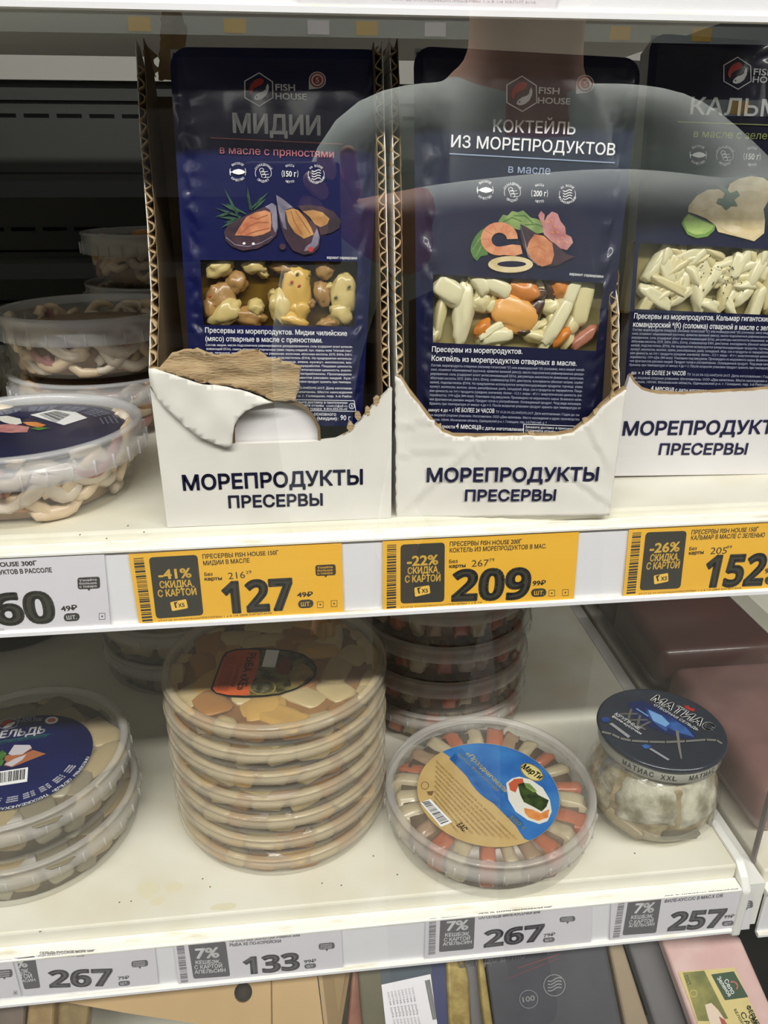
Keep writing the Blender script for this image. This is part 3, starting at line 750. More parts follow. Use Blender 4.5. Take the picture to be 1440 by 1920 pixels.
MB().box((0.1706, 0.4955, ZU), (0.2862, 0.4985, 1.44)).make('rear_panel', KRAFT_D, c3)
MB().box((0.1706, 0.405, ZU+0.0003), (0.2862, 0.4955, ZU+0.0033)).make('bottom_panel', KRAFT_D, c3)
pr = Print(B3, c3, 0.0003)
pr.text('МОРЕПРОДУКТЫ', (1166, 815.5), (1477, 812), 25, INKN, 1, 0.028)
pr.text('ПРЕСЕРВЫ', (1233.7, 852), (1398.8, 851.3), 20.5, INKN, 1, 0.028)
pr.build()
# ------------------------------------------------------------------ seafood packs
NAVY = mat('navy_printed_film', srgb(13, 20, 78), 0.34, col2=srgb(9, 14, 62), vscale=9, coat=0.22, spec=0.25)
NAVY2 = mat('dull_navy_printed_film', srgb(19, 22, 60), 0.36, col2=srgb(14, 17, 48), vscale=9, coat=0.22, spec=0.25)
TRAYG = mat('pale_grey_tray', srgb(196, 197, 204), 0.45)
OIL = mat('amber_oil_tray', srgb(104, 78, 22), 0.2, col2=srgb(58, 40, 12), vscale=70)
CREAMTRAY = mat('cream_brine_tray', srgb(168, 158, 110), 0.3, col2=srgb(132, 118, 70), vscale=70)
WRAP = film('clear_pack_wrap', 0.02, 0.10, (0.98, 0.98, 0.985), bump=0.35, bscale=30, stretch=(3.0, 1, 0.5))
PINK_INK = mat('pink_ink', srgb(198, 112, 120), 0.5)
PALE_INK = mat('pale_blue_ink', srgb(150, 166, 196), 0.5)
LIME_INK = mat('lime_ink', srgb(186, 196, 110), 0.5)
GREYINK = mat('grey_white_ink', srgb(248, 248, 250), 0.5)
DIMINK = mat('dim_white_ink', srgb(176, 182, 200), 0.5)
RED_INK = mat('red_ink', srgb(186, 48, 44), 0.5)
def pm(name, a, b, sc=160, rough=0.4): return mat(name, srgb(*a), rough, col2=srgb(*b), vscale=sc)
SHELLP = pm('printed_shell', (74, 44, 58), (34, 20, 34)); SHELLIN = pm('printed_shell_lining', (150, 144, 160), (92, 86, 108))
MEATP = pm('printed_mussel_meat', (214, 150, 104), (176, 96, 62)); MEATP2 = pm('printed_pale_meat', (206, 160, 96), (164, 112, 60))
GREENP = pm('printed_herb', (60, 104, 76), (30, 62, 44)); LETP = pm('printed_lettuce', (150, 172, 100), (92, 124, 66)); LETP2 = pm('printed_dark_lettuce', (92, 136, 66), (56, 96, 46))
SHRIMPP = pm('printed_shrimp', (226, 164, 124), (200, 118, 80)); TENTP = pm('printed_tentacle', (206, 150, 146), (166, 98, 100)); SQUIDP = pm('printed_squid', (232, 216, 176), (204, 182, 132))
LIMEP = pm('printed_lime', (186, 206, 130), (150, 184, 96)); LIMERIND = pm('printed_lime_rind', (126, 164, 80), (100, 142, 62))

MICRO1 = ['Состав: мидии, масло подсолнечное рафинированное дезодорированное, соль (содержит агент антисле-', 'живающий Е536), смесь пряностей (горчичное семя, перец сладкий, лук, перец чили "птичий глаз",',
 'соль, петрушка), регуляторы кислотности (лимонная, молочная, яблочная кислоты, Е575, Е450i, Е451i,', 'консерванты (бензоат натрия, сорбат калия), подсластитель (Е954). На предприятии использу-',
 'ются аллергенсодержащие продукты: горчица, злаки, кунжут, моллюски, мо-', 'локо, орехи, рыба, сельдерей, яйца, соя и продукты их переработки. Пищевая ценность',
 'на 100 г продукта: белки 15,5 г, жиры 42,0 г, энергетическая ценность (кало-', 'рийность): 1799 кДж (430 ккал). Продукт готов к употреблению. Произведено',
 'из мороженого сырья. Возможно наличие фрагментов раковин мидий. Хра-', 'нить при температуре от минус 4 до +5. После вскрытия упаковки продукт хранить при темпера-']
MICRO2 = ['Состав: морепродукты отварные (кальмар гигантский *(Г) или командорский *(К) (соломка), мясо мидий чилий-', 'ских, осьминог обыкновенный (кусочки), креветки ванамей (мясо)), масло подсолнечное рафинированное дезодо-',
 'рированное, соль (содержит агент антислеживающий Е536), регуляторы кислотности (лимонная, молочная,', 'яблочная кислоты, Е575, Е450i, Е451i, Е500ii), стабилизатор Е450, декстроза, консерванты (бензоат натрия, сорбат',
 'калия), подсластитель (Е954). На предприятии используются аллергенсодержащие продукты: горчица, злаки,', 'кунжут, моллюски, молоко, орехи, ракообразные, рыба, сельдерей, яйца, соя и продукты их переработки. Пище-',
 'вая ценность на 100 г продукта (средние значения): белки - 15,5 г; жиры - 47,0 г; энергетическая ценность (ка-', 'лорийность): 1999 кДж (484 ккал). Упаковано под вакуумом. Произведено из мороженого сырья. Возможно нали-',
 'чие фрагментов раковин мидий. Продукт готов к употреблению. Охлажденный продукт. *Код вида кальмара.', 'Хранить при температуре от минус 4 до + 5. После вскрытия упаковки продукт хранить при температуре от']

def logo(pr, c, s, hx_m, txt_m, fish, house, hw=2.6):
    """hexagon with a red and a white fish, FISH HOUSE beside it; c centre px, s half height px"""
    hx = [(c[0]+0.06*s, c[1]-s), (c[0]+0.87*s, c[1]-0.46*s), (c[0]+0.9*s, c[1]+0.5*s), (c[0]+0.08*s, c[1]+s), (c[0]-0.8*s, c[1]+0.5*s), (c[0]-0.8*s, c[1]-0.5*s)]
    pr.line(hx, hw, hx_m, 1, 'logo_hexagon', closed=True)
    def fishp(pts, m, name): pr.poly([(c[0]+x*s, c[1]+y*s) for x, y in pts], m, 1, name)
    fishp([(0.36, -0.52), (0.28, -0.34), (0.1, -0.22), (-0.1, -0.14), (-0.3, -0.02), (-0.36, 0.2), (-0.44, 0.32), (-0.56, 0.1), (-0.52, -0.12), (-0.4, -0.36), (-0.18, -0.58), (0.08, -0.68), (0.28, -0.64)], RED_INK, 'red_fish')
    fishp([(-0.26, 0.54), (-0.16, 0.36), (0.06, 0.2), (0.3, 0.12), (0.46, 0.0), (0.5, -0.2), (0.58, -0.36), (0.66, -0.16), (0.62, 0.1), (0.46, 0.4), (0.24, 0.58), (0.0, 0.66), (-0.16, 0.64)], txt_m, 'white_fish')
    pr.ell((c[0]-0.08*s, c[1]+0.46*s), 0.05*s, 0.05*s, NAVY, 2, n=8, name='fish_eye')
    pr.text('FISH', fish[0], fish[1], 12.5, txt_m, 1, 0.02); pr.text('HOUSE', house[0], house[1], 12.0, txt_m, 1, 0.02)
def badge(pr, c, r):
    pr.poly([(c[0]-r, c[1]+r*1.1), (c[0]-r, c[1])] + [(c[0]+r*math.cos(math.radians(a)), c[1]-r*math.sin(math.radians(a))) for a in range(170, -91, -20)], INKW, 1, 'badge')
    pr.ring(c, r*0.8, r*0.16, RED_INK, 2, 20, name='badge_ring'); pr.ell(c, r*0.52, r*0.52, RED_INK, 2, n=20, name='badge_centre')
    pr.text('5', (c[0]-r*0.22, c[1]+r*0.3), (c[0]+r*0.22, c[1]+r*0.32), r*0.62, INKW, 3, 0.03)
def icons(pr, cs, r, grams, m):
    for k, (c, top, bot) in enumerate(zip(cs, ('ВЫСОКОЕ', 'ОХЛАЖДЕННЫЙ', 'МАССА', 'НА ВОЛНЕ'), ('КАЧЕСТВО', 'ПРОДУКТ', 'НЕТТО', 'РАЗНООБРАЗИЯ'))):
        sp = 9.5*len(top); pr.arc(top, c, r*0.86, 92+sp/1.6, 88-sp/1.6, r*0.26, m, 1, 0.01)
        sp = 9.5*len(bot); pr.arc(bot, c, r*1.08, 270-sp/1.6, 270+sp/1.6, r*0.26, m, 1, 0.01, outside=False)
        pr.ring(c, r*0.92, 0.8, m, 1, 6, 155, 205, 'icon_ring'); pr.ring(c, r*0.92, 0.8, m, 1, 6, -25, 25, 'icon_ring')
        if k == 0:
            pr.poly([(c[0]-r*0.98, c[1]-r*0.3), (c[0]-r*0.72, c[1]), (c[0]-r*0.4, c[1]-r*0.22), (c[0]+0.1*r, c[1]-r*0.34), (c[0]+r*0.6, c[1]-r*0.2), (c[0]+r*0.9, c[1]+r*0.02), (c[0]+r*0.6, c[1]+r*0.22), (c[0]+0.1*r, c[1]+r*0.32), (c[0]-r*0.4, c[1]+r*0.2), (c[0]-r*0.72, c[1]+r*0.02), (c[0]-r*0.94, c[1]+r*0.34), (c[0]-r*0.86, c[1])], m, 1, 'icon_fish')
        elif k == 1:
            for q in range(3):
                cc = (c[0]-r*0.1+q*r*0.12-0.1*r, c[1]-r*0.32+q*r*0.32); pr.ring(cc, r*0.24, 0.9, m, 1, 10, -60, 230, 'icon_swirl'); pr.line([(cc[0], cc[1]+r*0.2), (cc[0]+r*0.7, cc[1]+r*0.14)], 0.9, m, 1, 'icon_swirl')
        elif k == 2: pr.text(grams, (c[0]-r*0.72, c[1]+r*0.3), (c[0]+r*0.74, c[1]+r*0.34), r*0.66, m, 1, 0.02)
        else:
            for q in range(4):
                pr.line([(c[0]-r*0.5+i*r*0.2, c[1]-r*0.42+q*r*0.3+math.sin(i*1.25)*r*0.11) for i in range(6)], 1.5, m, 1, 'icon_waves')
def picture(pr, off, sc, items, name='picture'):
    for k, (nm, m, layer, pts) in enumerate(items):
        pr.poly([(off[0]+x/sc, off[1]+y/sc) for x, y in pts], m, layer, nm)

def pack(label, plane, quad, win, facem, traym, group):
    """flat vacuum pack: quad = outer corners px (tl, tr, br, bl); win = window px (tl, tr, br, bl)"""
    q = [plane.uv(*p) for p in quad]; w = [plane.uv(*p) for p in win]
    o = plane.w(*((q[2]+q[3])/2))
    t = thing('seafood_pack', label, 'food pack', tuple(o), group)
    NU, NV = 44, 88; iu = [14, 31]; iv = None
    # parametric sheet: (s,t) in the unit square mapped onto the quad, window edges fall on grid lines
    def quadmap(s_, t_): return (q[3]*(1-s_)+q[2]*s_)*(1-t_) + (q[0]*(1-s_)+q[1]*s_)*t_
    def invmap(p):
        s_, t_ = 0.5, 0.5
        for _ in range(20):
            f = quadmap(s_, t_)-p; e = 1e-5
            J = np.array([(quadmap(s_+e, t_)-quadmap(s_, t_))/e, (quadmap(s_, t_+e)-quadmap(s_, t_))/e]).T
            d = np.linalg.solve(J, f); s_ -= d[0]; t_ -= d[1]
        return s_, t_
    W = [invmap(p) for p in w]
    s0 = (W[0][0]+W[3][0])/2; s1 = (W[1][0]+W[2][0])/2; t0 = (W[2][1]+W[3][1])/2; t1 = (W[0][1]+W[1][1])/2
    def grid(a, b, n): return list(np.linspace(a, b, n+1))[:-1]
    ss = grid(0, s0, 12)+grid(s0, s1, 22)+grid(s1, 1, 12)+[1.0]
    ts = grid(0, t0, 34)+grid(t0, t1, 20)+grid(t1, 1, 46)+[1.0]
    wdt = np.linalg.norm(q[1]-q[0]); hgt = np.linalg.norm(q[0]-q[3]); seed = hash_seed(label)
    def height(s_, t_):
        dx = min(s_, 1-s_)*wdt; dy = min(t_, 1-t_)*hgt; d = min(dx, dy)
        # ripples on the sealing border, flat in the middle
        band = math.exp(-((d-0.0060)/0.0028)**2)
        along = (t_*hgt if dx < dy else s_*wdt)
        n1 = noise.noise(Vector((along*170+d*150, d*120, seed)))
        n2 = noise.noise(Vector((along*420, d*260, seed+9)))
        h = band*(0.0020*n1+0.0010*n2)
        if d < 0.011: h -= 0.0012*(1-d/0.011)
        return h
    rc = 0.0085
    vs = []; fs = []; nu = len(ss); nv = len(ts)
    for t_ in ts:
        for s_ in ss:
            p = quadmap(s_, t_)
            # rounded corners: pull the sheet in towards the corner arc
            dx = min(s_, 1-s_)*wdt; dy = min(t_, 1-t_)*hgt
            if dx < rc and dy < rc:
                a, b = rc-dx, rc-dy; m_ = max(a, b); l = math.hypot(a, b)
                if l > 1e-9:
                    k = m_/l; ex = (a-a*k)*(1 if s_ < 0.5 else -1); ey = (b-b*k)*(1 if t_ < 0.5 else -1)
                    uvec = (q[1]-q[0])/wdt; vvec = (q[0]-q[3])/hgt; p = p+uvec*ex+vvec*ey
            vs.append(plane.w(p[0], p[1], height(s_, t_)))
    for j in range(nv-1):
        for i in range(nu-1):
            if s0-1e-9 <= ss[i] and ss[i+1] <= s1+1e-9 and t0-1e-9 <= ts[j] and ts[j+1] <= t1+1e-9: continue
            fs.append((j*nu+i, j*nu+i+1, (j+1)*nu+i+1, (j+1)*nu+i))
    mesh('printed_film', vs, fs, facem, t, True)
    # tray body behind the film
    ins = lambda p, k: quadmap(0.5+(p[0]-0.5)*k, 0.5+(p[1]-0.5)*k)
    ring = [(0, 0), (1, 0), (1, 1), (0, 1)]
    o_ = [ins(c, 0.99) for c in ring]; i_ = [ins(c, 0.975) for c in ring]
    V = [plane.w(p[0], p[1], -0.0014) for p in o_]+[plane.w(p[0], p[1], -0.0020) for p in o_]+[plane.w(p[0], p[1], -0.0020) for p in i_]+[plane.w(p[0]*1.0, p[1], -0.019) for p in [ins(c, 0.95) for c in ring]]
    Fc = [(4*a+b, 4*a+(b+1) % 4, 4*(a+1)+(b+1) % 4, 4*(a+1)+b) for a in range(3) for b in range(4)]+[(12, 13, 14, 15)]
    mesh('tray', V, Fc, TRAYG, t)
    # what the window shows: recess with brine
    e = [w[0]+(w[0]-w[2])*0.05, w[1]+(w[1]-w[3])*0.05, w[2]+(w[2]-w[0])*0.05, w[3]+(w[3]-w[1])*0.05]
    mesh('brine', [plane.w(p[0], p[1], -0.0095) for p in (e[3], e[2], e[1], e[0])]+[plane.w(p[0], p[1], -0.0013) for p in (e[3], e[2], e[1], e[0])],
         [(0, 1, 2, 3), (0, 4, 5, 1), (1, 5, 6, 2), (2, 6, 7, 3), (3, 7, 4, 0)], traym, t)
    # clear wrap over everything, slightly wrinkled
    n1, n2 = 26, 44; vs = []; fs = []
    for j in range(n2+1):
        for i in range(n1+1):
            s_, t_ = 0.035+0.93*i/n1, 0.03+0.94*j/n2; p = quadmap(s_, t_)
            vs.append(plane.w(p[0], p[1], 0.0019+0.0007*noise.noise(Vector((p[0]*90, p[1]*22, seed+3)))+0.0003*noise.noise(Vector((p[0]*300, p[1]*60, seed)))))
    for j in range(n2):
        for i in range(n1): fs.append((j*(n1+1)+i, j*(n1+1)+i+1, (j+1)*(n1+1)+i+1, (j+1)*(n1+1)+i))
    mesh('clear_wrap', vs, fs, WRAP, t, True)
    return t, Print(plane, t, 0.0006, 0.0001)
def hash_seed(s): return (sum(ord(c)*(i+1) for i, c in enumerate(s)) % 97)*1.37

# lumps of seafood -------------------------------------------------
_lump = {}
def lump_mesh(kind, seed, m, rough=0.25, sub=3):
    key = (kind, seed, m.name)
    if key in _lump: return _lump[key]
    bm = bmesh.new(); bmesh.ops.create_icosphere(bm, subdivisions=sub, radius=1.0)
    for v in bm.verts:
        n = v.co.normalized(); sd = Vector((seed*3.1, seed*1.7, 0.0))
        d = 1+rough*noise.noise(n*1.6+sd)+0.4*rough*noise.noise(n*4.2+sd)
        if kind == 'frill': d += 0.16*noise.noise(n*6+sd) - 0.22*abs(noise.noise(n*2.6+sd*1.3))+0.05
        if kind == 'lump': d -= 0.30*max(0, 0.16-abs(noise.noise(n*1.5+sd*0.7)))/0.16*0.5 - 0.02
        if kind == 'crescent': n = n + Vector((0.38*(n.y*n.y)-0.15, 0, 0))
        if kind == 'slab': n = Vector((math.copysign(abs(n.x)**0.5, n.x), math.copysign(abs(n.y)**0.5, n.y), math.copysign(abs(n.z)**0.7, n.z)))
        v.co = n*d
    me = bpy.data.meshes.new(kind); bm.to_mesh(me); bm.free()
    me.polygons.foreach_set('use_smooth', [True]*len(me.polygons)); me.materials.append(m)
    _lump[key] = me
    return me
def lump(name, plane, parent, cpx, lpx, wpx, ang, m, h=-0.0048, kind='lump', seed=0, rough=0.25, thick=0.0040):
    """one piece lying against the window: centre px, half length and half width px, angle in degrees on the picture"""
    c = plane.uv(*cpx); k = np.linalg.norm(plane.uv(cpx[0]+10, cpx[1])-c)/10
    o = bpy.data.objects.new(name, lump_mesh(kind, seed, m, rough, 3)); COL.objects.link(o); o.parent = parent
    a = math.radians(ang); e = plane.u*math.cos(a)+plane.v*math.sin(a); f = -plane.u*math.sin(a)+plane.v*math.cos(a)
    R = Matrix((tuple(e), tuple(f), tuple(plane.n))).transposed().to_4x4()
    S = Matrix.Diagonal((lpx*k, wpx*k, thick, 1))
    loc = Vector(plane.w(c[0], c[1], h)) - worldloc(parent)
    o.matrix_local = Matrix.Translation(loc) @ R @ S
    return o
def fm(name, a, b, sc=260, rough=0.3, **k): return mat(name, srgb(*a), rough, col2=srgb(*b), vscale=sc, coat=0.3, **k)
MUS_Y = fm('yellow_mussel_meat', (226, 190, 96), (186, 140, 62)); MUS_C = fm('cream_mussel_meat', (222, 204, 140), (176, 150, 84)); MUS_B = fm('tan_mussel_frill', (196, 156, 96), (120, 84, 44), 400)
MUS_O = fm('orange_mussel_meat', (236, 182, 104), (206, 138, 60)); MUS_D = fm('dark_mussel_frill', (96, 66, 46), (40, 26, 22), 500); SQ_W = fm('white_squid', (236, 230, 196), (206, 196, 148))
SQ_C = fm('cream_squid', (226, 216, 170), (190, 176, 122)); OCT = fm('pink_octopus', (196, 134, 110), (150, 92, 72)); ORG = fm('orange_mussel_edge', (222, 142, 58), (178, 100, 34)); HERB = fm('green_herb_flake', (96, 92, 40), (58, 56, 24)); CHILI = fm('red_chili_flake', (184, 64, 40), (150, 44, 30))

GP = 'navy seafood packs in the cartons'
# ---- pack 1
lean = math.radians(9.5)
P1 = Plane((0, 0.3655, 1.29), (math.cos(0), 0, 0), (0, math.sin(lean), math.cos(lean)))
k1, pr = pack('navy mussels pack with three printed mussel shells, behind the torn flap', P1, [(316, 86), (722, 91), (678, 800), (362, 796)], [(372, 487), (670, 491), (665, 611), (385, 611)], NAVY, OIL, GP)
logo(pr, (484, 168.5), 31, GREYINK, GREYINK, ((516.7, 170.4), (553.5, 171)), ((516.7, 186.7), (575, 188)), 1.9)
badge(pr, (595, 151), 16)
pr.text('МИДИИ', (437, 248.5), (601, 253.4), 35, GREYINK, 1, 0.03)
pr.line([(394.5, 259), (642.8, 270.8)], 2.0, PINK_INK, 1, 'rule')
pr.text('в масле с пряностями', (412.6, 288), (626, 296), 14.5, PINK_INK, 1, 0.004)
icons(pr, [(446, 322.8), (493.8, 325), (543.8, 326.3), (592.8, 327.4)], 16.3, '150 г', GREYINK)
o2, s2 = (240, 60), 2.88
needles = [((600, 1005), (520, 845)), ((610, 1000), (470, 950)), ((600, 1010), (490, 1000)), ((600, 975), (500, 925)), ((640, 985), (525, 925)), ((620, 1005), (520, 1030)), ((660, 960), (645, 835)), ((670, 965), (640, 870)), ((660, 960), (760, 865)), ((680, 960), (745, 900)), ((690, 930), (735, 885)), ((590, 1010), (500, 1060)), ((560, 975), (470, 1000))]
for a, b in needles:
    a = np.array(a, float); b = np.array(b, float); d = (b-a)/np.linalg.norm(b-a); q = np.array([-d[1], d[0]])*7; m_ = (a+b)/2
    picture(pr, o2, s2, [('herb_picture', GREENP, 1, [a+q*0.4, m_+q, b, m_-q, a-q*0.4])])
picture(pr, o2, s2, [
 ('mussel_picture', SHELLP, 2, [(915, 940), (980, 935), (1050, 945), (1110, 970), (1150, 1020), (1140, 1060), (1100, 1085), (1040, 1098), (1030, 1060), (1000, 1020), (950, 980)]),
 ('meat_picture', MEATP2, 3, [(945, 970), (1000, 962), (1050, 975), (1088, 1010), (1075, 1040), (1040, 1055), (1010, 1040), (980, 1000)]),
 ('mussel_picture', SHELLP, 4, [(520, 1080), (540, 1045), (600, 1010), (680, 970), (740, 945), (778, 925), (800, 940), (808, 990), (812, 1060), (800, 1100), (760, 1140), (700, 1170), (620, 1182), (560, 1160), (528, 1125)]),
 ('lining_picture', SHELLIN, 5, [(740, 945), (778, 925), (800, 940), (806, 1000), (808, 1060), (795, 1085), (780, 1050), (776, 985), (765, 960)]),
 ('meat_picture', MEATP, 5, [(577, 1100), (600, 1060), (640, 1000), (690, 975), (740, 965), (770, 975), (775, 1030), (770, 1075), (730, 1095), (680, 1105), (620, 1100)]),
 ('mussel_picture', SHELLP, 6, [(800, 880), (840, 905), (900, 955), (960, 990), (1020, 1050), (1038, 1110), (1030, 1165), (1000, 1195), (950, 1205), (890, 1180), (850, 1120), (825, 1050), (808, 960)]),
 ('lining_picture', SHELLIN, 7, [(800, 882), (838, 905), (890, 948), (850, 962), (848, 1010), (858, 1070), (840, 1060), (826, 1020), (812, 960)]),
 ('lining_picture', SHELLIN, 7, [(1003, 1098), (1020, 1060), (1034, 1110), (1026, 1150), (1000, 1175), (950, 1185), (960, 1160), (990, 1140)]),
 ('meat_picture', MEATP2, 8, [(850, 965), (890, 955), (920, 965), (960, 1010), (990, 1060), (1003, 1095), (950, 1118), (900, 1085), (865, 1030)])])
CRS = mat('printed_meat_shade', srgb(168, 92, 58), 0.4)
for q_ in ([(610, 1090), (650, 1050), (700, 1030), (760, 1030)], [(640, 1095), (700, 1075), (765, 1060)], [(660, 1000), (700, 1010), (755, 990)]): pr.line([(240+x_/2.88, 60+y_/2.88) for x_, y_ in q_], 1.8, CRS, 6, 'meat_crease')
for q_ in ([(880, 970), (900, 1030), (940, 1090)], [(905, 970), (945, 1030), (985, 1090)]): pr.line([(240+x_/2.88, 60+y_/2.88) for x_, y_ in q_], 1.8, CRS, 9, 'meat_crease')
pr.line([(240+x_/2.88, 60+y_/2.88) for x_, y_ in ((530, 1110), (580, 1150), (650, 1160), (720, 1140), (780, 1105))], 1.6, SHELLIN, 6, 'shell_rim')
pr.ell((240+835/2.88, 60+1160/2.88), 6, 6, SHELLP, 9, n=14, name='pepper_picture'); pr.ell((240+987/2.88, 60+1175/2.88), 5, 5, RED_INK, 9, n=14, name='pepper_picture')
for cx, cy in ((628, 1143), (678, 1145)): pr.ell((240+cx/2.88, 60+cy/2.88), 3, 2.4, INKW, 9, n=10, name='glint_picture')
pr.text('вариант сервировки', (613, 485.3), (669, 486.6), 5.6, GREYINK, 1, 0.005, res=1)
pr.text('Пресервы из морепродуктов. Мидии чилийские', (385, 623.5), (650.5, 629.7), 9.6, GREYINK, 1, 0.012, res=2)
pr.text('(мясо) отварные в масле с пряностями.', (385.5, 639.2), (604.6, 642.5), 9.6, GREYINK, 1, 0.012, res=2)
for k, s_ in enumerate(MICRO1):
    y0 = 648.5+k*7.35; pr.text(s_, (386+k*0.8, y0), (661-k*0.3, y0+3.8), 4.3, GREYINK, 1, 0, res=1)
for k, s_ in enumerate(['туре от минус 4 до +5 не более 24 часов. ТУ 10.20.34-122-00472095-2017. Дата изготовле-', 'ния и срок годности. Изготовитель: ООО «Два капитана». Место нахождения', 'Россия, Московская область, Одинцовский р-н, г. Голицыно, пер. 3-й Рабо-']):
    y0 = 727+k*7.5; pr.text(s_, (394, y0), (660, y0+3), 4.3, GREYINK, 1, 0, res=1)
pr.line([(480, 748), (664, 751), (667, 771), (480, 768)], 1.0, GREYINK, 1, 'text_frame', closed=True)
for k, s_ in enumerate(['Закажите доставку в приложении', 'Оставляйте отзывы  control@x5.ru', 'о качестве товара  8-800-555-55-05']):
    pr.text(s_, (545, 755.5+k*6), (651, 757+k*6), 4.6, GREYINK, 1, 0, res=1)
pr.ring((659.5, 761), 5, 1, GREYINK, 1, 14, name='text_frame'); pr.text('5', (658, 763.5), (661, 763.5), 5, GREYINK, 1, 0.01)
pr.text('Масса основного', (560, 778), (630, 779.5), 6.5, GREYINK, 1, 0, res=1); pr.text('продукта (мидии):', (545, 786), (634, 787.5), 6.5, GREYINK, 1, 0, res=1); pr.text('90 г', (638, 787), (657, 788), 9.5, GREYINK, 1, 0)
pr.build()
o5 = lambda x, y: (240+x/2.77, 460+y/2.77)
for i, (x, y, l, w_, a, m_, kd, nm) in enumerate([(880, 215, 128, 72, 85, MUS_Y, 'lump', 'mussel'), (895, 330, 60, 52, 60, MUS_Y, 'frill', 'mussel'), (790, 320, 92, 62, 95, MUS_C, 'lump', 'mussel'), (850, 385, 90, 40, -15, MUS_Y, 'lump', 'mussel'),
    (1120, 265, 125, 72, 80, MUS_C, 'lump', 'mussel'), (1110, 350, 60, 66, 10, MUS_C, 'frill', 'mussel'), (470, 110, 80, 50, 20, MUS_C, 'frill', 'mussel'), (560, 190, 62, 52, 30, MUS_B, 'frill', 'mussel'), (480, 270, 90, 74, 60, MUS_B, 'frill', 'mussel'),
    (500, 350, 95, 60, 35, MUS_C, 'frill', 'mussel'), (620, 370, 92, 50, -12, MUS_B, 'frill', 'mussel'), (660, 320, 48, 44, 50, MUS_C, 'frill', 'mussel'), (655, 105, 66, 40, 5, MUS_C, 'lump', 'mussel'), (800, 110, 70, 36, -10, MUS_B, 'frill', 'mussel'), (1020, 120, 50, 50, 30, MUS_B, 'frill', 'mussel'),
    (1010, 250, 42, 70, 10, MUS_B, 'frill', 'mussel'), (420, 330, 40, 60, 0, MUS_B, 'frill', 'mussel'), (1040, 405, 60, 26, 0, MUS_B, 'frill', 'mussel')]):
    lump(nm, P1, k1, o5(x, y), l/2.77, w_/2.77, a, m_, -0.0052-(0.0012 if m_ is MUS_B else 0), kd, i, 0.3)
for x, y in ((880, 150), (945, 155), (850, 190), (890, 210), (425, 265), (1080, 270), (1150, 215)): lump('spice_flake', P1, k1, o5(x, y), 3.4, 2.4, 30, CHILI if y > 180 and x < 900 else HERB, -0.0012, 'lump', 1, 0.3, 0.0006)
# ---- pack 2
lean = math.radians(8.0)
P2 = Plane((0.1, 0.3600, 1.29), (1, -0.01, 0), (0, math.sin(lean), math.cos(lean)))
k2, pr = pack('dull navy seafood cocktail pack with printed shrimp and lettuce, in the middle carton', P2, [(776, 84), (1206, 108), (1122, 850), (783, 832)], [(815.7, 515), (1131, 530.5), (1119, 656), (808.4, 644)], NAVY2, CREAMTRAY, GP)
logo(pr, (976, 176.5), 33, GREYINK, GREYINK, ((1009, 176), (1048, 177.5)), ((1007.5, 194.5), (1068, 196.5)), 2.0)
badge(pr, (1096, 158), 17)
pr.text('КОКТЕЙЛЬ', (923.8, 247.6), (1077.6, 252.5), 23, GREYINK, 1, 0.012)
pr.text('ИЗ МОРЕПРОДУКТОВ', (845, 276), (1151.6, 291.7), 22.5, GREYINK, 1, 0.012)
pr.line([(842.6, 288.6), (1151.6, 305.6)], 2.0, PALE_INK, 1, 'rule')
pr.text('в масле', (952, 324), (1030.8, 327.5), 15.5, PALE_INK, 1, 0.004)
icons(pr, [(909, 356.7), (960, 361), (1011, 363), (1063, 364.7)], 16.5, '200 г', GREYINK)
o3, s3 = (720, 40), 2.88
ringp = [(620+100*math.cos(math.radians(a)), 1175-90*math.sin(math.radians(a))) for a in range(0, 300, 15)]+[(700, 1268), (745, 1255), (735, 1210), (690, 1205)]+[(620+42*math.cos(math.radians(a)), 1180-38*math.sin(math.radians(a))) for a in range(285, -1, -20)]
picture(pr, o3, s3, [
 ('lettuce_picture', LETP2, 1, [(465, 1240), (470, 1205), (480, 1180), (500, 1150), (520, 1130), (545, 1115), (560, 1150), (545, 1200), (560, 1262), (520, 1270), (500, 1295), (480, 1275)]),
 ('lettuce_picture', LETP, 1, [(615, 1080), (640, 1045), (665, 1050), (690, 1025), (720, 1032), (750, 1022), (790, 1060), (830, 1070), (860, 1090), (865, 1140), (800, 1150), (740, 1130), (700, 1120), (650, 1100)]),
 ('tentacle_picture', TENTP, 2, [(830, 1050), (845, 1025), (865, 1045), (862, 1080), (880, 1050), (905, 1028), (935, 1040), (950, 1080), (975, 1110), (980, 1150), (1008, 1165), (1018, 1195), (985, 1235), (940, 1225), (900, 1190), (860, 1150), (850, 1100)]),
 ('shrimp_picture', SHRIMPP, 3, ringp),
 ('mussel_picture', SHELLP, 4, [(735, 1095), (780, 1120), (850, 1165), (920, 1200), (985, 1260), (1030, 1270), (985, 1290), (930, 1320), (850, 1325), (790, 1290), (750, 1220), (730, 1150)]),
 ('meat_picture', MEATP, 5, [(765, 1240), (780, 1190), (810, 1150), (860, 1160), (905, 1200), (915, 1260), (900, 1310), (850, 1325), (800, 1300)])])
SHD = mat('printed_shrimp_shade', srgb(196, 116, 78), 0.4)
for a in (40, 75, 110, 145, 180, 215, 250): pr.line([(720+(620+r_*math.cos(math.radians(a)))/2.88, 40+(1176-r_*0.9*math.sin(math.radians(a)))/2.88) for r_ in (50, 92)], 1.2, SHD, 4, 'shrimp_stripe')
for x_, y_ in ((880, 1085), (905, 1075), (920, 1110), (935, 1140), (905, 1140), (960, 1170), (985, 1195), (940, 1190)): pr.ell((720+x_/2.88, 40+y_/2.88), 3.2, 2.2, SHRIMPP, 3, 30, n=10, name='sucker_picture')
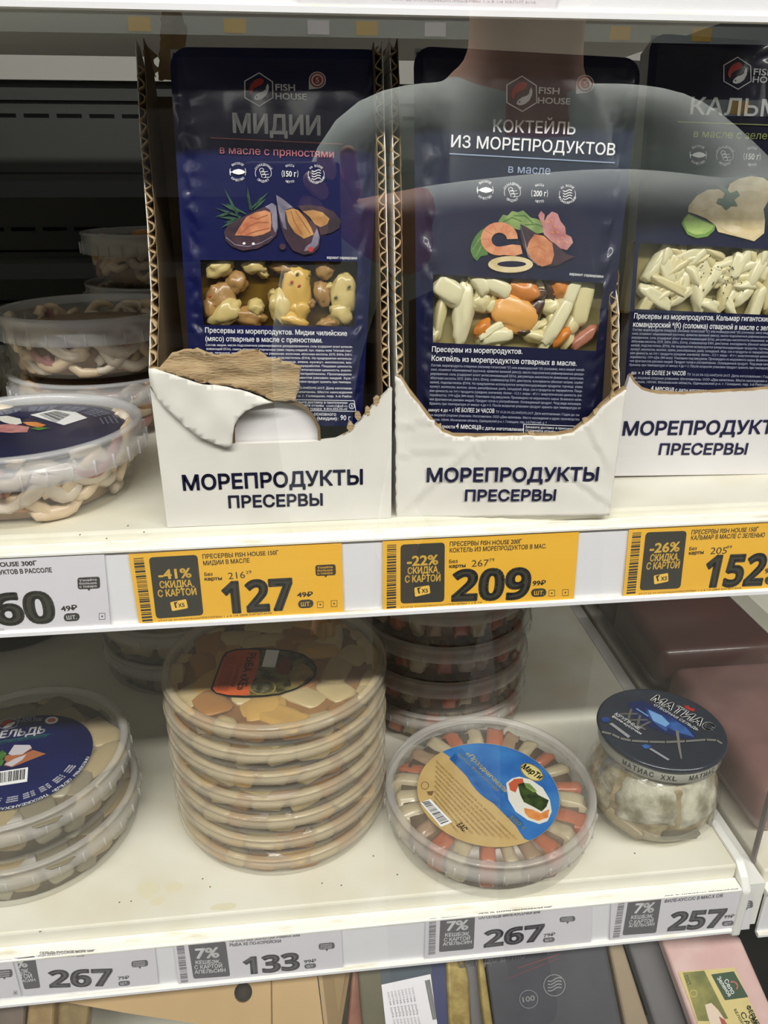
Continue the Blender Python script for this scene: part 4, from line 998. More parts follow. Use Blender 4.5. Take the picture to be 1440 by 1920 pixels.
pr.line([(720+x_/2.88, 40+y_/2.88) for x_, y_ in ((775, 1230), (830, 1215), (870, 1240), (860, 1310))], 1.4, SHD, 6, 'meat_crease'); pr.line([(720+x_/2.88, 40+y_/2.88) for x_, y_ in ((735, 1110), (755, 1180), (775, 1270), (830, 1318))], 1.6, SHELLIN, 6, 'shell_rim')
for q_ in ([(640, 1085), (690, 1060), (740, 1080)], [(700, 1050), (760, 1050), (800, 1090)], [(760, 1100), (820, 1095), (855, 1110)], [(480, 1230), (510, 1180), (540, 1150)], [(495, 1270), (520, 1220), (540, 1190)]): pr.line([(720+x_/2.88, 40+y_/2.88) for x_, y_ in q_], 2.2, LETP2 if q_[0][0] > 600 else LETP, 2, 'leaf_vein')
pr.ell((720+680/2.88, 40+1313/2.88), 42, 15.5, SQUIDP, 6, 0, name='squid_ring_picture'); pr.ell((720+686/2.88, 40+1311/2.88), 27, 5.5, NAVY2, 7, 0, name='squid_ring_hole')
pr.text('вариант сервировки', (1067, 516), (1130, 521), 5.6, GREYINK, 1, 0.005, res=1)
pr.text('Пресервы из морепродуктов.', (809.5, 659.2), (978.8, 663.4), 10, GREYINK, 1, 0.012, res=2)
pr.text('Коктейль из морепродуктов отварных в масле.', (808.8, 676), (1080, 685.8), 10, GREYINK, 1, 0.012, res=2)
for k, s_ in enumerate(MICRO2):
    y0 = 686.5+k*7.95; pr.text(s_, (807.8-k*0.4, y0), (1095-k*0.8, y0+9), 4.6, DIMINK, 1, 0.004, res=1)
pr.text('минус 4 до + 5', (803, 771), (850, 772), 6, GREYINK, 1, 0.004, res=1); pr.text('НЕ БОЛЕЕ 24 ЧАСОВ', (853, 772), (926, 774), 8, GREYINK, 1, 0.008, res=2)
pr.text('ТУ 10.20.34-122-00472095-2017. Дата изготовления / Годен до: см.', (929, 774), (1086, 780), 4.6, DIMINK, 1, 0.004, res=1)
pr.text('на лицевой стороне упаковки. Изготовитель: ООО «Два капитана». Место нахождения и адрес производства:', (806, 779.5), (1086, 788), 4.6, DIMINK, 1, 0.004, res=1)
pr.text('Россия, 143040, Московская область, Одинцовский р-н, г. Голицыно, пер. 3-й Рабочий, д. 9', (806, 788), (1024, 794.5), 4.6, DIMINK, 1, 0.004, res=1)
pr.text('Срок годности', (800, 801), (852, 803), 6.5, GREYINK, 1, 0.004, res=1); pr.text('4 месяца', (854, 803), (901, 804.5), 10, GREYINK, 1, 0.008, res=2); pr.text('с даты изготовления', (903, 805), (980, 808), 6.5, GREYINK, 1, 0.004, res=1)
pr.line([(981, 795), (1090, 799), (1089, 822), (981, 818)], 1.0, GREYINK, 1, 'text_frame', closed=True)
for k, s_ in enumerate(['Закажите доставку в приложении', 'Оставляйте отзывы  control@x5.ru', 'о качестве товара  8-800-555-55-05']): pr.text(s_, (984, 802+k*6.5), (1080, 806+k*6.5), 4.6, GREYINK, 1, 0, res=1)
pr.build()
o6 = lambda x, y: (720+x/2.77, 480+y/2.77)
for i, (x, y, l, w_, a, m_, kd, nm) in enumerate([(420, 290, 168, 55, 84, SQ_W, 'lump', 'squid_strip'), (340, 180, 90, 60, -35, SQ_W, 'slab', 'squid_strip'), (300, 320, 130, 34, 80, SQ_C, 'lump', 'squid_strip'), (260, 420, 60, 40, 60, SQ_C, 'lump', 'squid_strip'), (510, 140, 70, 40, -50, SQ_W, 'slab', 'squid_strip'), (590, 160, 90, 42, -25, SQ_W, 'slab', 'squid_strip'),
    (520, 240, 60, 60, 30, SQ_C, 'lump', 'squid_strip'), (690, 305, 130, 88, -22, MUS_O, 'lump', 'mussel'), (800, 290, 40, 100, -30, MUS_D, 'frill', 'mussel_frill'), (735, 395, 70, 26, -8, MUS_D, 'frill', 'mussel_frill'), (740, 180, 90, 60, -15, ORG, 'frill', 'mussel'), (820, 200, 55, 40, 20, MUS_D, 'frill', 'mussel_frill'), (930, 160, 60, 60, 10, ORG, 'lump', 'mussel'), (870, 170, 30, 80, 25, MUS_D, 'frill', 'mussel_frill'),
    (990, 180, 90, 36, 70, SQ_W, 'slab', 'squid_strip'), (920, 330, 140, 38, 62, SQ_W, 'slab', 'squid_strip'), (880, 260, 60, 50, 20, SQ_C, 'lump', 'squid_strip'), (1050, 240, 130, 50, 80, SQ_C, 'slab', 'squid_strip'), (1000, 350, 90, 40, 60, SQ_C, 'lump', 'squid_strip'), (1060, 420, 90, 36, 40, OCT, 'lump', 'octopus_piece'), (940, 420, 70, 30, 50, ORG, 'lump', 'mussel'),
    (590, 420, 90, 40, 8, SQ_W, 'slab', 'squid_strip'), (520, 380, 60, 36, 55, ORG, 'lump', 'mussel'), (560, 390, 80, 22, 30, SQ_W, 'slab', 'squid_strip'), (620, 165, 36, 26, 10, MUS_D, 'frill', 'mussel_frill'), (820, 420, 90, 40, -10, SQ_C, 'lump', 'squid_strip')]):
    lump(nm, P2, k2, o6(x, y), l/2.77, w_/2.77, a, m_, -0.0050-(0.0016 if m_ in (SQ_C, MUS_D) else 0)+(0.0006 if nm == 'mussel' and m_ is MUS_O else 0), kd, i+30, 0.2)
rnd = random.Random(41)
for i in range(34):
    y = rnd.uniform(528, 642); x = rnd.uniform(824+(528-y)*0.02, 1116-(y-528)*0.08)
    lump('squid_strip', P2, k2, (x, y), rnd.uniform(14, 24), rnd.uniform(7, 11), rnd.choice([75, 55, 20, -40, 95])+rnd.uniform(-12, 12), rnd.choice([SQ_W, SQ_C, SQ_C, SQ_C, MUS_C]), -0.0072-rnd.random()*0.001, rnd.choice(['slab', 'lump']), i % 7+80, 0.24)
rnd = random.Random(43)
for i in range(16):
    lump('mussel', P1, k1, (rnd.uniform(394, 652), rnd.uniform(500, 602)), rnd.uniform(10, 17), rnd.uniform(8, 11), rnd.uniform(0, 180), rnd.choice([MUS_B, MUS_B, MUS_C]), -0.0078, 'frill', i % 6+90, 0.3)
# ---- pack 3
lean = math.radians(8.5)
P3 = Plane((0.22, 0.4090, 1.29), (1, -0.02, 0), (0, math.sin(lean), math.cos(lean)))
k3, pr = pack('dull navy squid pack with printed squid and lime, cut by the right edge', P3, [(1222, 60), (1552, 84), (1458, 790), (1168, 780)], [(1204, 459.5), (1482, 466), (1468, 590), (1186, 581)], NAVY2, CREAMTRAY, GP)
logo(pr, (1380, 138), 30, GREYINK, GREYINK, ((1411, 141), (1450, 142.5)), ((1409.5, 155), (1468, 157)), 1.6)
pr.text('КАЛЬМАР', (1292.5, 214.5), (1524, 221.2), 32, GREYINK, 1, 0.014)
pr.line([(1270, 229), (1528, 238)], 1.8, LIME_INK, 1, 'rule')
pr.text('в масле с зеленью', (1299, 257.5), (1474, 263), 14.5, LIME_INK, 1, 0.004)
icons(pr, [(1308, 291), (1358, 292.5), (1409, 294), (1460, 296)], 17, '150 г', GREYINK)
o4, s4 = (1080, 0), 4.0
picture(pr, o4, s4, [
 ('squid_picture', SQUIDP, 2, [(835, 1590), (840, 1545), (900, 1470), (980, 1425), (1060, 1420), (1130, 1430), (1150, 1380), (1220, 1340), (1310, 1322), (1400, 1335), (1435, 1360), (1440, 1400), (1470, 1430), (1440, 1500), (1400, 1570), (1412, 1650), (1405, 1750), (1330, 1810), (1240, 1785), (1140, 1760), (1060, 1740), (1040, 1690), (970, 1640), (900, 1610)]),
 ('squid_fold_picture', mat('printed_squid_fold', srgb(214, 190, 140), 0.4, col2=srgb(236, 220, 184), vscale=120), 3, [(860, 1560), (960, 1510), (1060, 1500), (1130, 1520), (1100, 1560), (1000, 1560), (900, 1590)]),
 ('squid_fold_picture', MATS['printed_squid_fold'], 3, [(1160, 1400), (1260, 1390), (1380, 1400), (1440, 1410), (1420, 1440), (1300, 1430), (1200, 1440)]),
 ('squid_fold_picture', MATS['printed_squid_fold'], 3, [(1060, 1700), (1180, 1690), (1300, 1720), (1390, 1710), (1380, 1750), (1300, 1790), (1180, 1760)]),
 ('lime_picture', LIMERIND, 4, [(785, 1680), (800, 1640), (835, 1602), (920, 1640), (1040, 1690), (1030, 1730), (980, 1775), (900, 1788), (830, 1760)]),
 ('lime_flesh_picture', LIMEP, 5, [(800, 1672), (812, 1640), (838, 1614), (920, 1650), (1025, 1695), (1010, 1725), (960, 1755), (890, 1762), (830, 1735)]),
 ('herb_picture', GREENP, 6, [(1040, 1385), (1090, 1390), (1120, 1420), (1150, 1450), (1200, 1430), (1222, 1470), (1180, 1500), (1205, 1550), (1160, 1545), (1120, 1580), (1090, 1545), (1045, 1525), (1060, 1490), (1095, 1490), (1110, 1450)])])
pr.text('Пресервы из морепродуктов. Кальмар гигантский *(Г)', (1187.7, 597), (1462, 603.5), 10, GREYINK, 1, 0.01, res=2)
pr.text('командорский *(К) (соломка) отварной в масле с зеленью', (1186, 612.4), (1464, 620.3), 10, GREYINK, 1, 0.01, res=2)
for k, s_ in enumerate(MICRO2):
    y0 = 620+k*7.3; pr.text(s_, (1185-k*0.7, y0), (1462-k*1.0, y0+7), 4.6, DIMINK, 1, 0.004, res=1)
pr.text('НЕ БОЛЕЕ 24 ЧАСОВ', (1209, 702.6), (1284, 703.6), 8, GREYINK, 1, 0.008, res=2); pr.text('до + 5', (1182, 701), (1206, 702), 5.5, GREYINK, 1, 0.004, res=1)
pr.text('ТУ 10.20.34-122-00472095-2017. Дата изготовления / Годен до', (1287, 704), (1455, 709), 4.6, DIMINK, 1, 0.004, res=1)
pr.text('на лицевой стороне упаковки. Изготовитель: ООО «Два капитана». Место нахождения и адрес', (1186, 710), (1455, 717), 4.6, DIMINK, 1, 0.004, res=1)
pr.text('Россия, 143040, Московская область, Одинцовский р-н, г. Голицыно, пер. 3-й Рабочий, д. 9', (1186, 717.5), (1452, 724), 4.6, DIMINK, 1, 0.004, res=1)
pr.text('4 месяца', (1219, 731.8), (1262, 733.5), 9.5, GREYINK, 1, 0.008, res=2); pr.text('с даты изготовления', (1265, 733.6), (1340, 736), 6.5, GREYINK, 1, 0.004, res=1)
pr.build()
rnd = random.Random(11)
for i in range(58):
    L_ = rnd.uniform(22, 42); an = rnd.choice([70, 40, 20, -30, 85, 110, 60])+rnd.uniform(-15, 15); ex = 2+L_*abs(math.cos(math.radians(an)))*0.75
    y = 470+rnd.random()*105; x = rnd.uniform(1206-(y-460)*0.15+ex, 1476-(y-460)*0.1-ex)
    lump('squid_strip', P3, k3, (x, y), L_, rnd.uniform(9, 14), an, rnd.choice([SQ_W, SQ_W, SQ_C]), -0.0048-rnd.random()*0.002, rnd.choice(['slab', 'lump', 'crescent']), i % 9+60, 0.22)
for i in range(34): lump('herb_flake', P3, k3, (1345+rnd.gauss(0, 22), 525+rnd.gauss(0, 24)), 1.8, 1.0, rnd.uniform(0, 180), HERB, -0.0006, 'lump', 3, 0.3, 0.0005)
# ------------------------------------------------------------------ round tubs
TUBC = mat('clear_tub_plastic', srgb(226, 222, 212), 0.16, clear=0.13, coat=0.2)
TUBR = mat('frosted_lid_plastic', srgb(228, 224, 218), 0.15, clear=0.38, coat=0.5)
LIDC = mat('clear_lid_plastic', srgb(226, 222, 212), 0.12, clear=0.10)
TUBR_C = mat('pale_frosted_lid', srgb(226, 226, 230), 0.25, clear=0.42, coat=0.4)
def tub_shell(t, R, rb, h, lid, rim=TUBR, seg=72, ribs=0, body=TUBC, recess=0.0035):
    MB().lathe([(0, 0.0008), (rb-0.004, 0.0008), (rb-0.001, 0.0016), (rb, 0.004), (R-0.004, h-lid*0.6), (R-0.003, h-0.005)], seg=seg).make('tub_body', body, t, True, False)
    l = MB().lathe([(R-0.0068, h-recess), (R-0.0060, h-0.0012), (R-0.0048, h-0.0002), (R-0.0026, h), (R-0.0010, h-0.0006), (R-0.0004, h-0.0018), (R-0.0014, h-0.0026), (R-0.0014, h-lid*0.45), (R+0.0002, h-lid*0.5), (R+0.0004, h-lid*0.96), (R-0.0004, h-lid)], seg=seg)
    for k in range(ribs):
        a = 2*PI*k/ribs; c, s_ = math.cos(a), math.sin(a); w = 0.0005
        l.add([((R+e)*c-q*w*s_, (R+e)*s_+q*w*c, h-lid*z) for e, q, z in ((0, -1, 0.5), (0, 1, 0.5), (0.0011, 1, 0.52), (0.0011, -1, 0.52), (0, -1, 1.0), (0, 1, 1.0), (0.0011, 1, 0.98), (0.0011, -1, 0.98))], [(0, 1, 2, 3), (3, 2, 6, 7), (4, 7, 6, 5), (0, 3, 7, 4), (1, 5, 6, 2)])
    l.make('lid', rim, t, True, False)
    MB().lathe([(0, h-recess), (R-0.0068, h-recess)], seg=seg).make('lid_window', LIDC, t, True, False)
def piece(name, me, parent, loc, rot, sc):
    o = bpy.data.objects.new(name, me); COL.objects.link(o); o.parent = parent
    o.location = loc; o.rotation_euler = rot; o.scale = sc
    return o
def tubthing(label, loc, group, name='food_tub', cat='food tub'): return thing(name, label, cat, loc, group)

# ---- ring of crab-and-herring rolls (orange and pale pieces)
CRAB = fm('orange_fish_piece', (196, 118, 84), (160, 84, 58), 130); PALEF = fm('pale_fish_piece', (206, 194, 164), (166, 148, 116), 130); DULLF = fm('dull_fish_piece', (176, 150, 122), (140, 112, 88), 130)
BRINE_B = mat('brown_brine', srgb(126, 104, 82), 0.25, col2=srgb(98, 78, 60), vscale=60); BRINE_O = mat('ochre_marinade', srgb(150, 104, 40), 0.2, col2=srgb(104, 64, 20), vscale=45, coat=0.3); BRINE_H = mat('grey_herring_brine', srgb(124, 106, 74), 0.25, col2=srgb(84, 70, 46), vscale=60)
def fill_rolls(t, R, rb, h, seed):
    rnd = random.Random(seed)
    MB().lathe([(0, 0.0015), (rb-0.008, 0.0015), (R-0.012, h-0.009), (0, h-0.009)], seg=48).make('brine', BRINE_B, t, True, False)
    n = 24
    for k in range(n):
        a = 2*PI*k/n+rnd.uniform(-0.04, 0.04); m_ = [CRAB, PALEF, CRAB, PALEF, DULLF][k % 5] if rnd.random() < 0.85 else PALEF
        r = rb-0.0165+rnd.uniform(-0.001, 0.001)
        piece('fish_roll', lump_mesh('slab', k % 6, m_, 0.28, 3), t, (r*math.cos(a), r*math.sin(a), h*0.46), (rnd.uniform(-0.08, 0.08), rnd.uniform(-0.1, 0.1), a), (rnd.uniform(0.012, 0.0155), rnd.uniform(0.0062, 0.0080), h*0.35))
def fill_fish(t, R, rb, h, seed, mats, brine, ntop, nside, name, topz=0.0052, size=1.0):
    rnd = random.Random(seed)
    MB().lathe([(0, 0.0015), (rb-0.006, 0.0015), (R-0.010, h-topz-0.004), (0, h-topz-0.004)], seg=48).make('brine', brine, t, True, False)
    for k in range(nside):
        a = 2*PI*k/nside+rnd.uniform(-0.08, 0.08); r = rb-0.0075
        piece(name, lump_mesh('slab', k % 7+20, rnd.choice(mats), 0.22, 2), t, (r*math.cos(a), r*math.sin(a), h*rnd.uniform(0.33, 0.5)), (rnd.uniform(-0.3, 0.3), rnd.uniform(-0.2, 0.2), a), (0.0055, rnd.uniform(0.007, 0.0125), h*rnd.uniform(0.2, 0.3)))
    for k in range(ntop):
        r = (R-0.016)*math.sqrt((k+0.5)/ntop); a = k*2.39996+rnd.uniform(-0.2, 0.2)
        piece(name, lump_mesh('slab', k % 7+20, rnd.choice(mats), 0.32, 3), t, (r*math.cos(a), r*math.sin(a), h-topz-0.004-rnd.uniform(0, 0.0008)), (rnd.uniform(-0.12, 0.12), rnd.uniform(-0.12, 0.12), rnd.uniform(0, 3.1)), (rnd.uniform(0.012, 0.018)*size, rnd.uniform(0.008, 0.011)*size, 0.0034))
AR, ARB, AH = 0.0757, 0.0724, 0.0335
LABH = 0.0034

# tub with the blue and tan label
tp = tubthing('clear tub of orange and pale fish rolls with a blue and tan label', (0.1222, 0.4196, ZL), None)
tub_shell(tp, AR, ARB, AH, 0.015, ribs=30); fill_rolls(tp, AR, ARB, AH, 1)
# stack of four behind it
t = tubthing('lowest tub in the shaded stack of orange fish rolls behind', (0.1115, 0.5658, ZL), 'stack of fish roll tubs')
tub_shell(t, AR, ARB, AH, 0.013, ribs=30); fill_rolls(t, AR, ARB, AH, 2)
for k, s_ in enumerate(['second tub from the bottom in the shaded fish roll stack', 'third tub from the bottom in the shaded fish roll stack', 'topmost tub of the shaded fish roll stack, half hidden by the rail']):
    c = copy_tree(t, None, (0.1115+random.uniform(-0.001, 0.001), 0.5658+random.uniform(-0.001, 0.001), ZL+0.0333*(k+1))); c['label'] = s_
    c.rotation_euler = (0, 0, 0.7*(k+1))

# ---- stack of seven fish "he" tubs
FY = fm('yellow_marinated_fish', (214, 176, 96), (178, 128, 44), 70); FP = fm('pale_marinated_fish', (206, 190, 146), (172, 142, 84), 70); FO = fm('amber_marinated_fish', (186, 130, 50), (140, 84, 24), 70)
HR, HRB, HH = 0.0774, 0.0748, 0.0181
th = tubthing('lowest tub in the tall stack of marinated fish tubs', (-0.0268, 0.456, ZL), 'tall stack of marinated fish tubs')
HERIM = mat('creamy_lid_plastic', srgb(226, 212, 186), 0.14, clear=0.38, coat=0.5)
tub_shell(th, HR, HRB, HH, 0.0072, rim=HERIM); fill_fish(th, HR, HRB, HH, 5, [FY, FP, FP, FO], BRINE_O, 26, 22, 'fish_piece', 0.0038, 1.1)
labs = ['second tub from the bottom of the tall marinated fish stack', 'third tub from the bottom of the tall marinated fish stack', 'middle tub of the tall marinated fish stack', 'fifth tub from the bottom of the tall marinated fish stack', 'tub just below the labelled top tub of the tall fish stack', 'topmost tub of the tall fish stack with an orange oval label']
for k, s_ in enumerate(labs):
    c = copy_tree(th, None, (-0.0268+random.uniform(-0.0007, 0.0007), 0.456+random.uniform(-0.0007, 0.0007), ZL+0.0181*(k+1))); c['label'] = s_
    c.rotation_euler = (0, 0, 0.9*(k+1) if k < 5 else 0.0)
    topfish = c

# ---- herring tubs
HB = fm('beige_herring_piece', (186, 168, 128), (146, 124, 86), 110); HG = fm('grey_herring_skin', (160, 150, 124), (100, 90, 68), 90); HS = fm('silver_herring_skin', (190, 184, 160), (128, 118, 94), 160, 0.2)
tl = tubthing('lower of two herring tubs at the left edge', (-0.2065, 0.4480, ZL), 'herring tubs at the left')
tub_shell(tl, AR, ARB, AH, 0.014, ribs=30); fill_fish(tl, AR, ARB, AH, 9, [HB, HB, HG, HS], BRINE_H, 36, 24, 'herring_piece', 0.0046, 1.2)
tt = copy_tree(tl, None, (-0.2095, 0.4499, ZL+0.0336)); tt['label'] = 'upper herring tub with a round navy label at the left edge'
c = copy_tree(tl, None, (-0.126, 0.6618, ZL)); c['label'] = 'lower of two shaded herring tubs behind the tall stack'; c['group'] = 'shaded herring tubs at the back'; c.rotation_euler = (0, 0, 1.1)
c = copy_tree(tl, None, (-0.127, 0.6625, ZL+0.0336)); c['label'] = 'upper of two shaded herring tubs behind the tall stack'; c['group'] = 'shaded herring tubs at the back'; c.rotation_euler = (0, 0, 2.3)
# black tray at the back left
bt = tubthing('black round tray in the shade at the far left of the tub shelf', (-0.315, 0.745, ZL), None, 'black_tray', 'tray')
MB().lathe([(0, 0.001), (0.062, 0.001), (0.068, 0.006), (0.078, 0.03), (0.083, 0.031), (0.084, 0.029), (0.0795, 0.0285), (0.0695, 0.005), (0.063, 0)], seg=48).make('tray_body', mat('black_tray_plastic', srgb(24, 24, 26), 0.3), bt, True, False)
MB().lathe([(0, 0.034), (0.078, 0.033), (0.0845, 0.0312)], seg=48).make('tray_lid', LIDC, bt, True, False)

# ---- squid tubs on the upper shelf
SQA = fm('beige_squid_strip', (236, 214, 184), (216, 188, 154), 120); SQB = fm('white_squid_strip', (236, 224, 208), (216, 198, 178), 120); SQP = fm('pink_squid_tentacle', (196, 140, 134), (168, 106, 104), 160); SQO = fm('orange_mussel_bit', (220, 168, 112), (196, 132, 76), 160)
SR, SRB, SH = 0.0639, 0.0545, 0.0400
def fill_squid(t, seed, n=66):
    rnd = random.Random(seed)
    MB().lathe([(0, 0.002), (SRB-0.010, 0.002), (SR-0.016, SH-0.012), (0, SH-0.012)], seg=40).make('brine', mat('beige_squid_brine', srgb(196, 164, 134), 0.3, col2=srgb(158, 124, 98), vscale=60), t, True, False)
    for k in range(n):
        z = rnd.uniform(0.006, SH-0.008); rw = SRB+(SR-SRB)*z/SH-0.0052
        a0 = 2*PI*k*0.618+rnd.uniform(-0.3, 0.3); span = rnd.uniform(0.3, 0.75); kind = rnd.random()
        path = []; N_ = 9
        for i in range(N_):
            f = i/(N_-1)
            if kind < 0.62:   # strip lying along the wall
                a = a0+span*(f-0.5); rr = rw-0.0012*abs(math.sin(f*PI))-(0.004*rnd.random() if i in (0, N_-1) else 0); zz = z+0.007*math.sin(f*PI*1.3+k)
            else:             # looped strip
                b = f*PI*1.5+k; a = a0+0.15*math.cos(b); rr = rw-0.002-0.003*f; zz = z+0.0075*math.sin(b)
            path.append((rr*math.cos(a), rr*math.sin(a), max(0.0045, min(SH-0.0065, zz))))
        m_ = rnd.choices([SQA, SQB, SQP, SQO], [5, 4, 1.4, 0.7])[0]; r0 = rnd.uniform(0.0028, 0.0046)
        rad = [r0*(0.55+0.45*math.sin(PI*min(1, max(0.12, i/(N_-1)*0.9+0.05)))) for i in range(N_)]
        MB().tube(path, rad, 8, 0.8).make('squid_strip', m_, t, True, False)
ts1 = tubthing('squid tub with a navy label at the front of the upper shelf', (-0.1521, 0.4185, ZU), 'squid tubs on the upper shelf')
tub_shell(ts1, SR, SRB, SH, 0.0165, rim=TUBR_C, ribs=34, recess=0.0055); fill_squid(ts1, 21, 72)
ts2 = tubthing('squid tub standing on the floor of the upper shelf behind the labelled one', (-0.138, 0.557, ZU), 'squid tubs on the upper shelf')
tub_shell(ts2, SR, SRB, SH, 0.0165, rim=TUBR_C, ribs=34, recess=0.0055); fill_squid(ts2, 22, 70)
for k, (x, y, lv, lab, rz) in enumerate([(-0.141, 0.560, 1, 'squid tub stacked on another one, beside the carton edge', 0.6), (-0.114, 0.70, 0, 'lowest tub of the shaded squid stack at the very back', 2.0), (-0.116, 0.702, 1, 'middle tub of the shaded squid stack at the very back', 3.1), (-0.113, 0.70, 2, 'topmost tub of the shaded squid stack at the very back', 4.4), (-0.285, 0.60, 0, 'squid tub in the shade at the far left of the upper shelf', 1.4)]):
    c = copy_tree(ts2, None, (x, y, ZU+0.0402*lv)); c['label'] = lab; c.rotation_euler = (0, 0, rz)

# ---- herring jar with the dark printed lid
tj = tubthing('squat clear jar of herring with a dark blue printed lid', (0.2415, 0.4130, ZL), None, 'herring_jar', 'jar')
JG = film('clear_jar_plastic', 0.10, 0.05, (0.95, 0.95, 0.93), bump=0.15, bscale=40)
JB = 0.0795
MB().lathe([(0, 0.004), (0.012, 0.0035), (0.026, 0.001), (0.032, 0.0012), (0.0395, 0.006), (0.0455, 0.016), (0.0475, 0.027), (0.0462, 0.039), (0.0415, 0.051), (0.0385, 0.058), (0.0382, 0.0665)], seg=72).make('jar_body', JG, tj, True, False)
JW = mat('cream_herring_sauce', srgb(198, 182, 150), 0.35, col2=srgb(150, 136, 108), vscale=120, bump=0.3, bscale=300)
JPROF = [(0.001, 0.032), (0.006, 0.0395), (0.016, 0.0455), (0.027, 0.0475), (0.039, 0.0462), (0.051, 0.0415), (0.058, 0.0385), (0.066, 0.0382)]
def jar_r(z): return float(np.interp(z, [p[0] for p in JPROF], [p[1] for p in JPROF]))
MB().lathe([(0, 0.0055), (0.026, 0.0045)]+[(jar_r(z)-0.0032, z) for z in (0.008, 0.014, 0.020, 0.026, 0.034, 0.042, 0.050, 0.056)]+[(0.0, 0.058)], seg=56).make('sauce', JW, tj, True, False)
SILV = mat('silver_herring_fillet', srgb(222, 218, 200), 0.18, col2=srgb(150, 144, 122), vscale=70, contrast=(0.35, 0.6), detail=8, coat=0.6, bump=0.8, bscale=240); SILV2 = mat('grey_herring_fillet', srgb(196, 188, 164), 0.3, col2=srgb(120, 112, 90), vscale=110, coat=0.5, bump=0.8, bscale=260)
rnd = random.Random(5)
NSEC = 6
for k in range(NSEC):
    # one folded fillet pressed against the wall of the jar
    a0, a1 = 2*PI*k/NSEC-0.55, 2*PI*(k+1)/NSEC-0.55; vs = []; fs = []; na, nz = 20, 14; zlo = rnd.uniform(0.019, 0.025); dz = rnd.uniform(-0.005, 0.005)
    for j in range(nz+1):
        for i in range(na+1):
            u = i/na; v = j/nz; a = a0+(a1-a0)*u; z = zlo+dz*(u-0.5)*2+0.003*math.sin(u*5+k)*(1-v)+(0.0585-zlo)*v; z = min(z, 0.0595)
            edge = max(abs(u-0.5)*2, abs(v-0.5)*2)**6
            r = jar_r(z)-0.0013-0.0030*edge+0.0008*noise.noise(Vector((u*3+k*5, v*7, 0.3)))-0.0016*abs(noise.noise(Vector((u*2.2+k*3, v*3.4, 7.7))))
            vs.append((r*math.cos(a), r*math.sin(a), z))
    for j in range(nz):
        for i in range(na): fs.append((j*(na+1)+i, j*(na+1)+i+1, (j+1)*(na+1)+i+1, (j+1)*(na+1)+i))
    mesh('herring_fillet', vs, fs, SILV if k % 3 else SILV2, tj, True, False)
for k in range(7):
    a = 2*PI*k/7+0.3; z = 0.0195+0.0015*math.sin(k*1.7); r = jar_r(z)-0.0035
    piece('herring_fillet', lump_mesh('slab', k % 5+45, [SILV, JW, SILV2][k % 3], 0.2, 3), tj, (r*math.cos(a), r*math.sin(a), z), (rnd.uniform(-0.35, 0.35), 0.1, a), (0.0022, 0.0145, 0.0042))
JBAND = mat('grey_jar_band', srgb(150, 149, 138), 0.35); JLID = mat('dark_blue_jar_lid', srgb(50, 55, 64), 0.25, col2=srgb(42, 47, 58), vscale=20, coat=0.5)
MB().lathe([(0.0383, 0.0645), (0.0418, 0.0645), (0.0421, 0.0655), (0.0421, 0.0735), (0.0415, 0.0735)], seg=72).make('lid_band', JBAND, tj, True, False)
MB().lathe([(0.0421, 0.0737), (0.0436, 0.0744), (0.0441, 0.0758), (0.0438, 0.0772), (0.0425, JB-0.0014), (0.0415, JB-0.0016), (0.0, JB-0.0016)], seg=72).make('lid', JLID, tj, True, False)

def band_text(t, word, a0, a1, r, z, hh, m):
    mbv, mbf = [], []
    for i, ch in enumerate(word):
        if ch == ' ': continue
        V, Fc = text2d(ch, 0.02, 0.0, 1)
        if not len(V): continue
        a = a0+(a1-a0)*(i+0.5)/len(word); w = abs(a1-a0)*r/len(word)*0.8; x0, x1 = V[:, 0].min(), V[:, 0].max(); k = len(mbv)
        for v in V:
            aa = a+((v[0]-x0)/(x1-x0)-0.5)*w/r; mbv.append((r*math.cos(aa), r*math.sin(aa), z+v[1]/CAPH*hh))
        mbf += [tuple(q+k for q in f) for f in Fc]
    mesh('lettering', mbv, mbf, m, t, False, False)
band_text(tj, 'МАТИАС XXL  МАТИАС XXL  МАТИАС XXL', -2.6, 0.4, 0.0423, 0.0672, 0.0040, mat('charcoal_ink', srgb(70, 68, 62), 0.5))
# ------------------------------------------------------------------ labels on the lids
def pxof(p):
    d = np.array(p, float)-CAM; zz = np.dot(d, FW); return (720+F_PX*np.dot(d, RT)/zz, 960-F_PX*np.dot(d, UP)/zz)
def hplane(z): return Plane((0, 0.4, z), (1, 0, 0), (0, 1, 0))
def disc_label(t, z, outline, m, name='label', th=0.0003, inner=None):
    P = hplane(z); pts = [P.w(*P.uv(*q)) for q in outline]
    ar = sum(pts[i][0]*pts[(i+1) % len(pts)][1]-pts[(i+1) % len(pts)][0]*pts[i][1] for i in range(len(pts)))
    if ar < 0: pts = pts[::-1]
    lb = MB().prism([p+np.array([0, 0, th]) for p in pts], (0, 0, -th)).make(name, m, t)
    return lb, Print(hplane(z+th), lb, 0.00012, 0.00006)
def circ_px(c, r, z, n=48):
    """pixel outline of a real circle lying on the plane z (centre px c, radius in metres)"""
    P = hplane(z); k = P.uv(*c); out = []
    for i in range(n):
        a = 2*PI*i/n; w = P.w(k[0]+r*math.cos(a), k[1]+r*math.sin(a)); d = w-CAM; zz = np.dot(d, FW)
        out.append((720+F_PX*np.dot(d, RT)/zz, 960-F_PX*np.dot(d, UP)/zz))
    return out
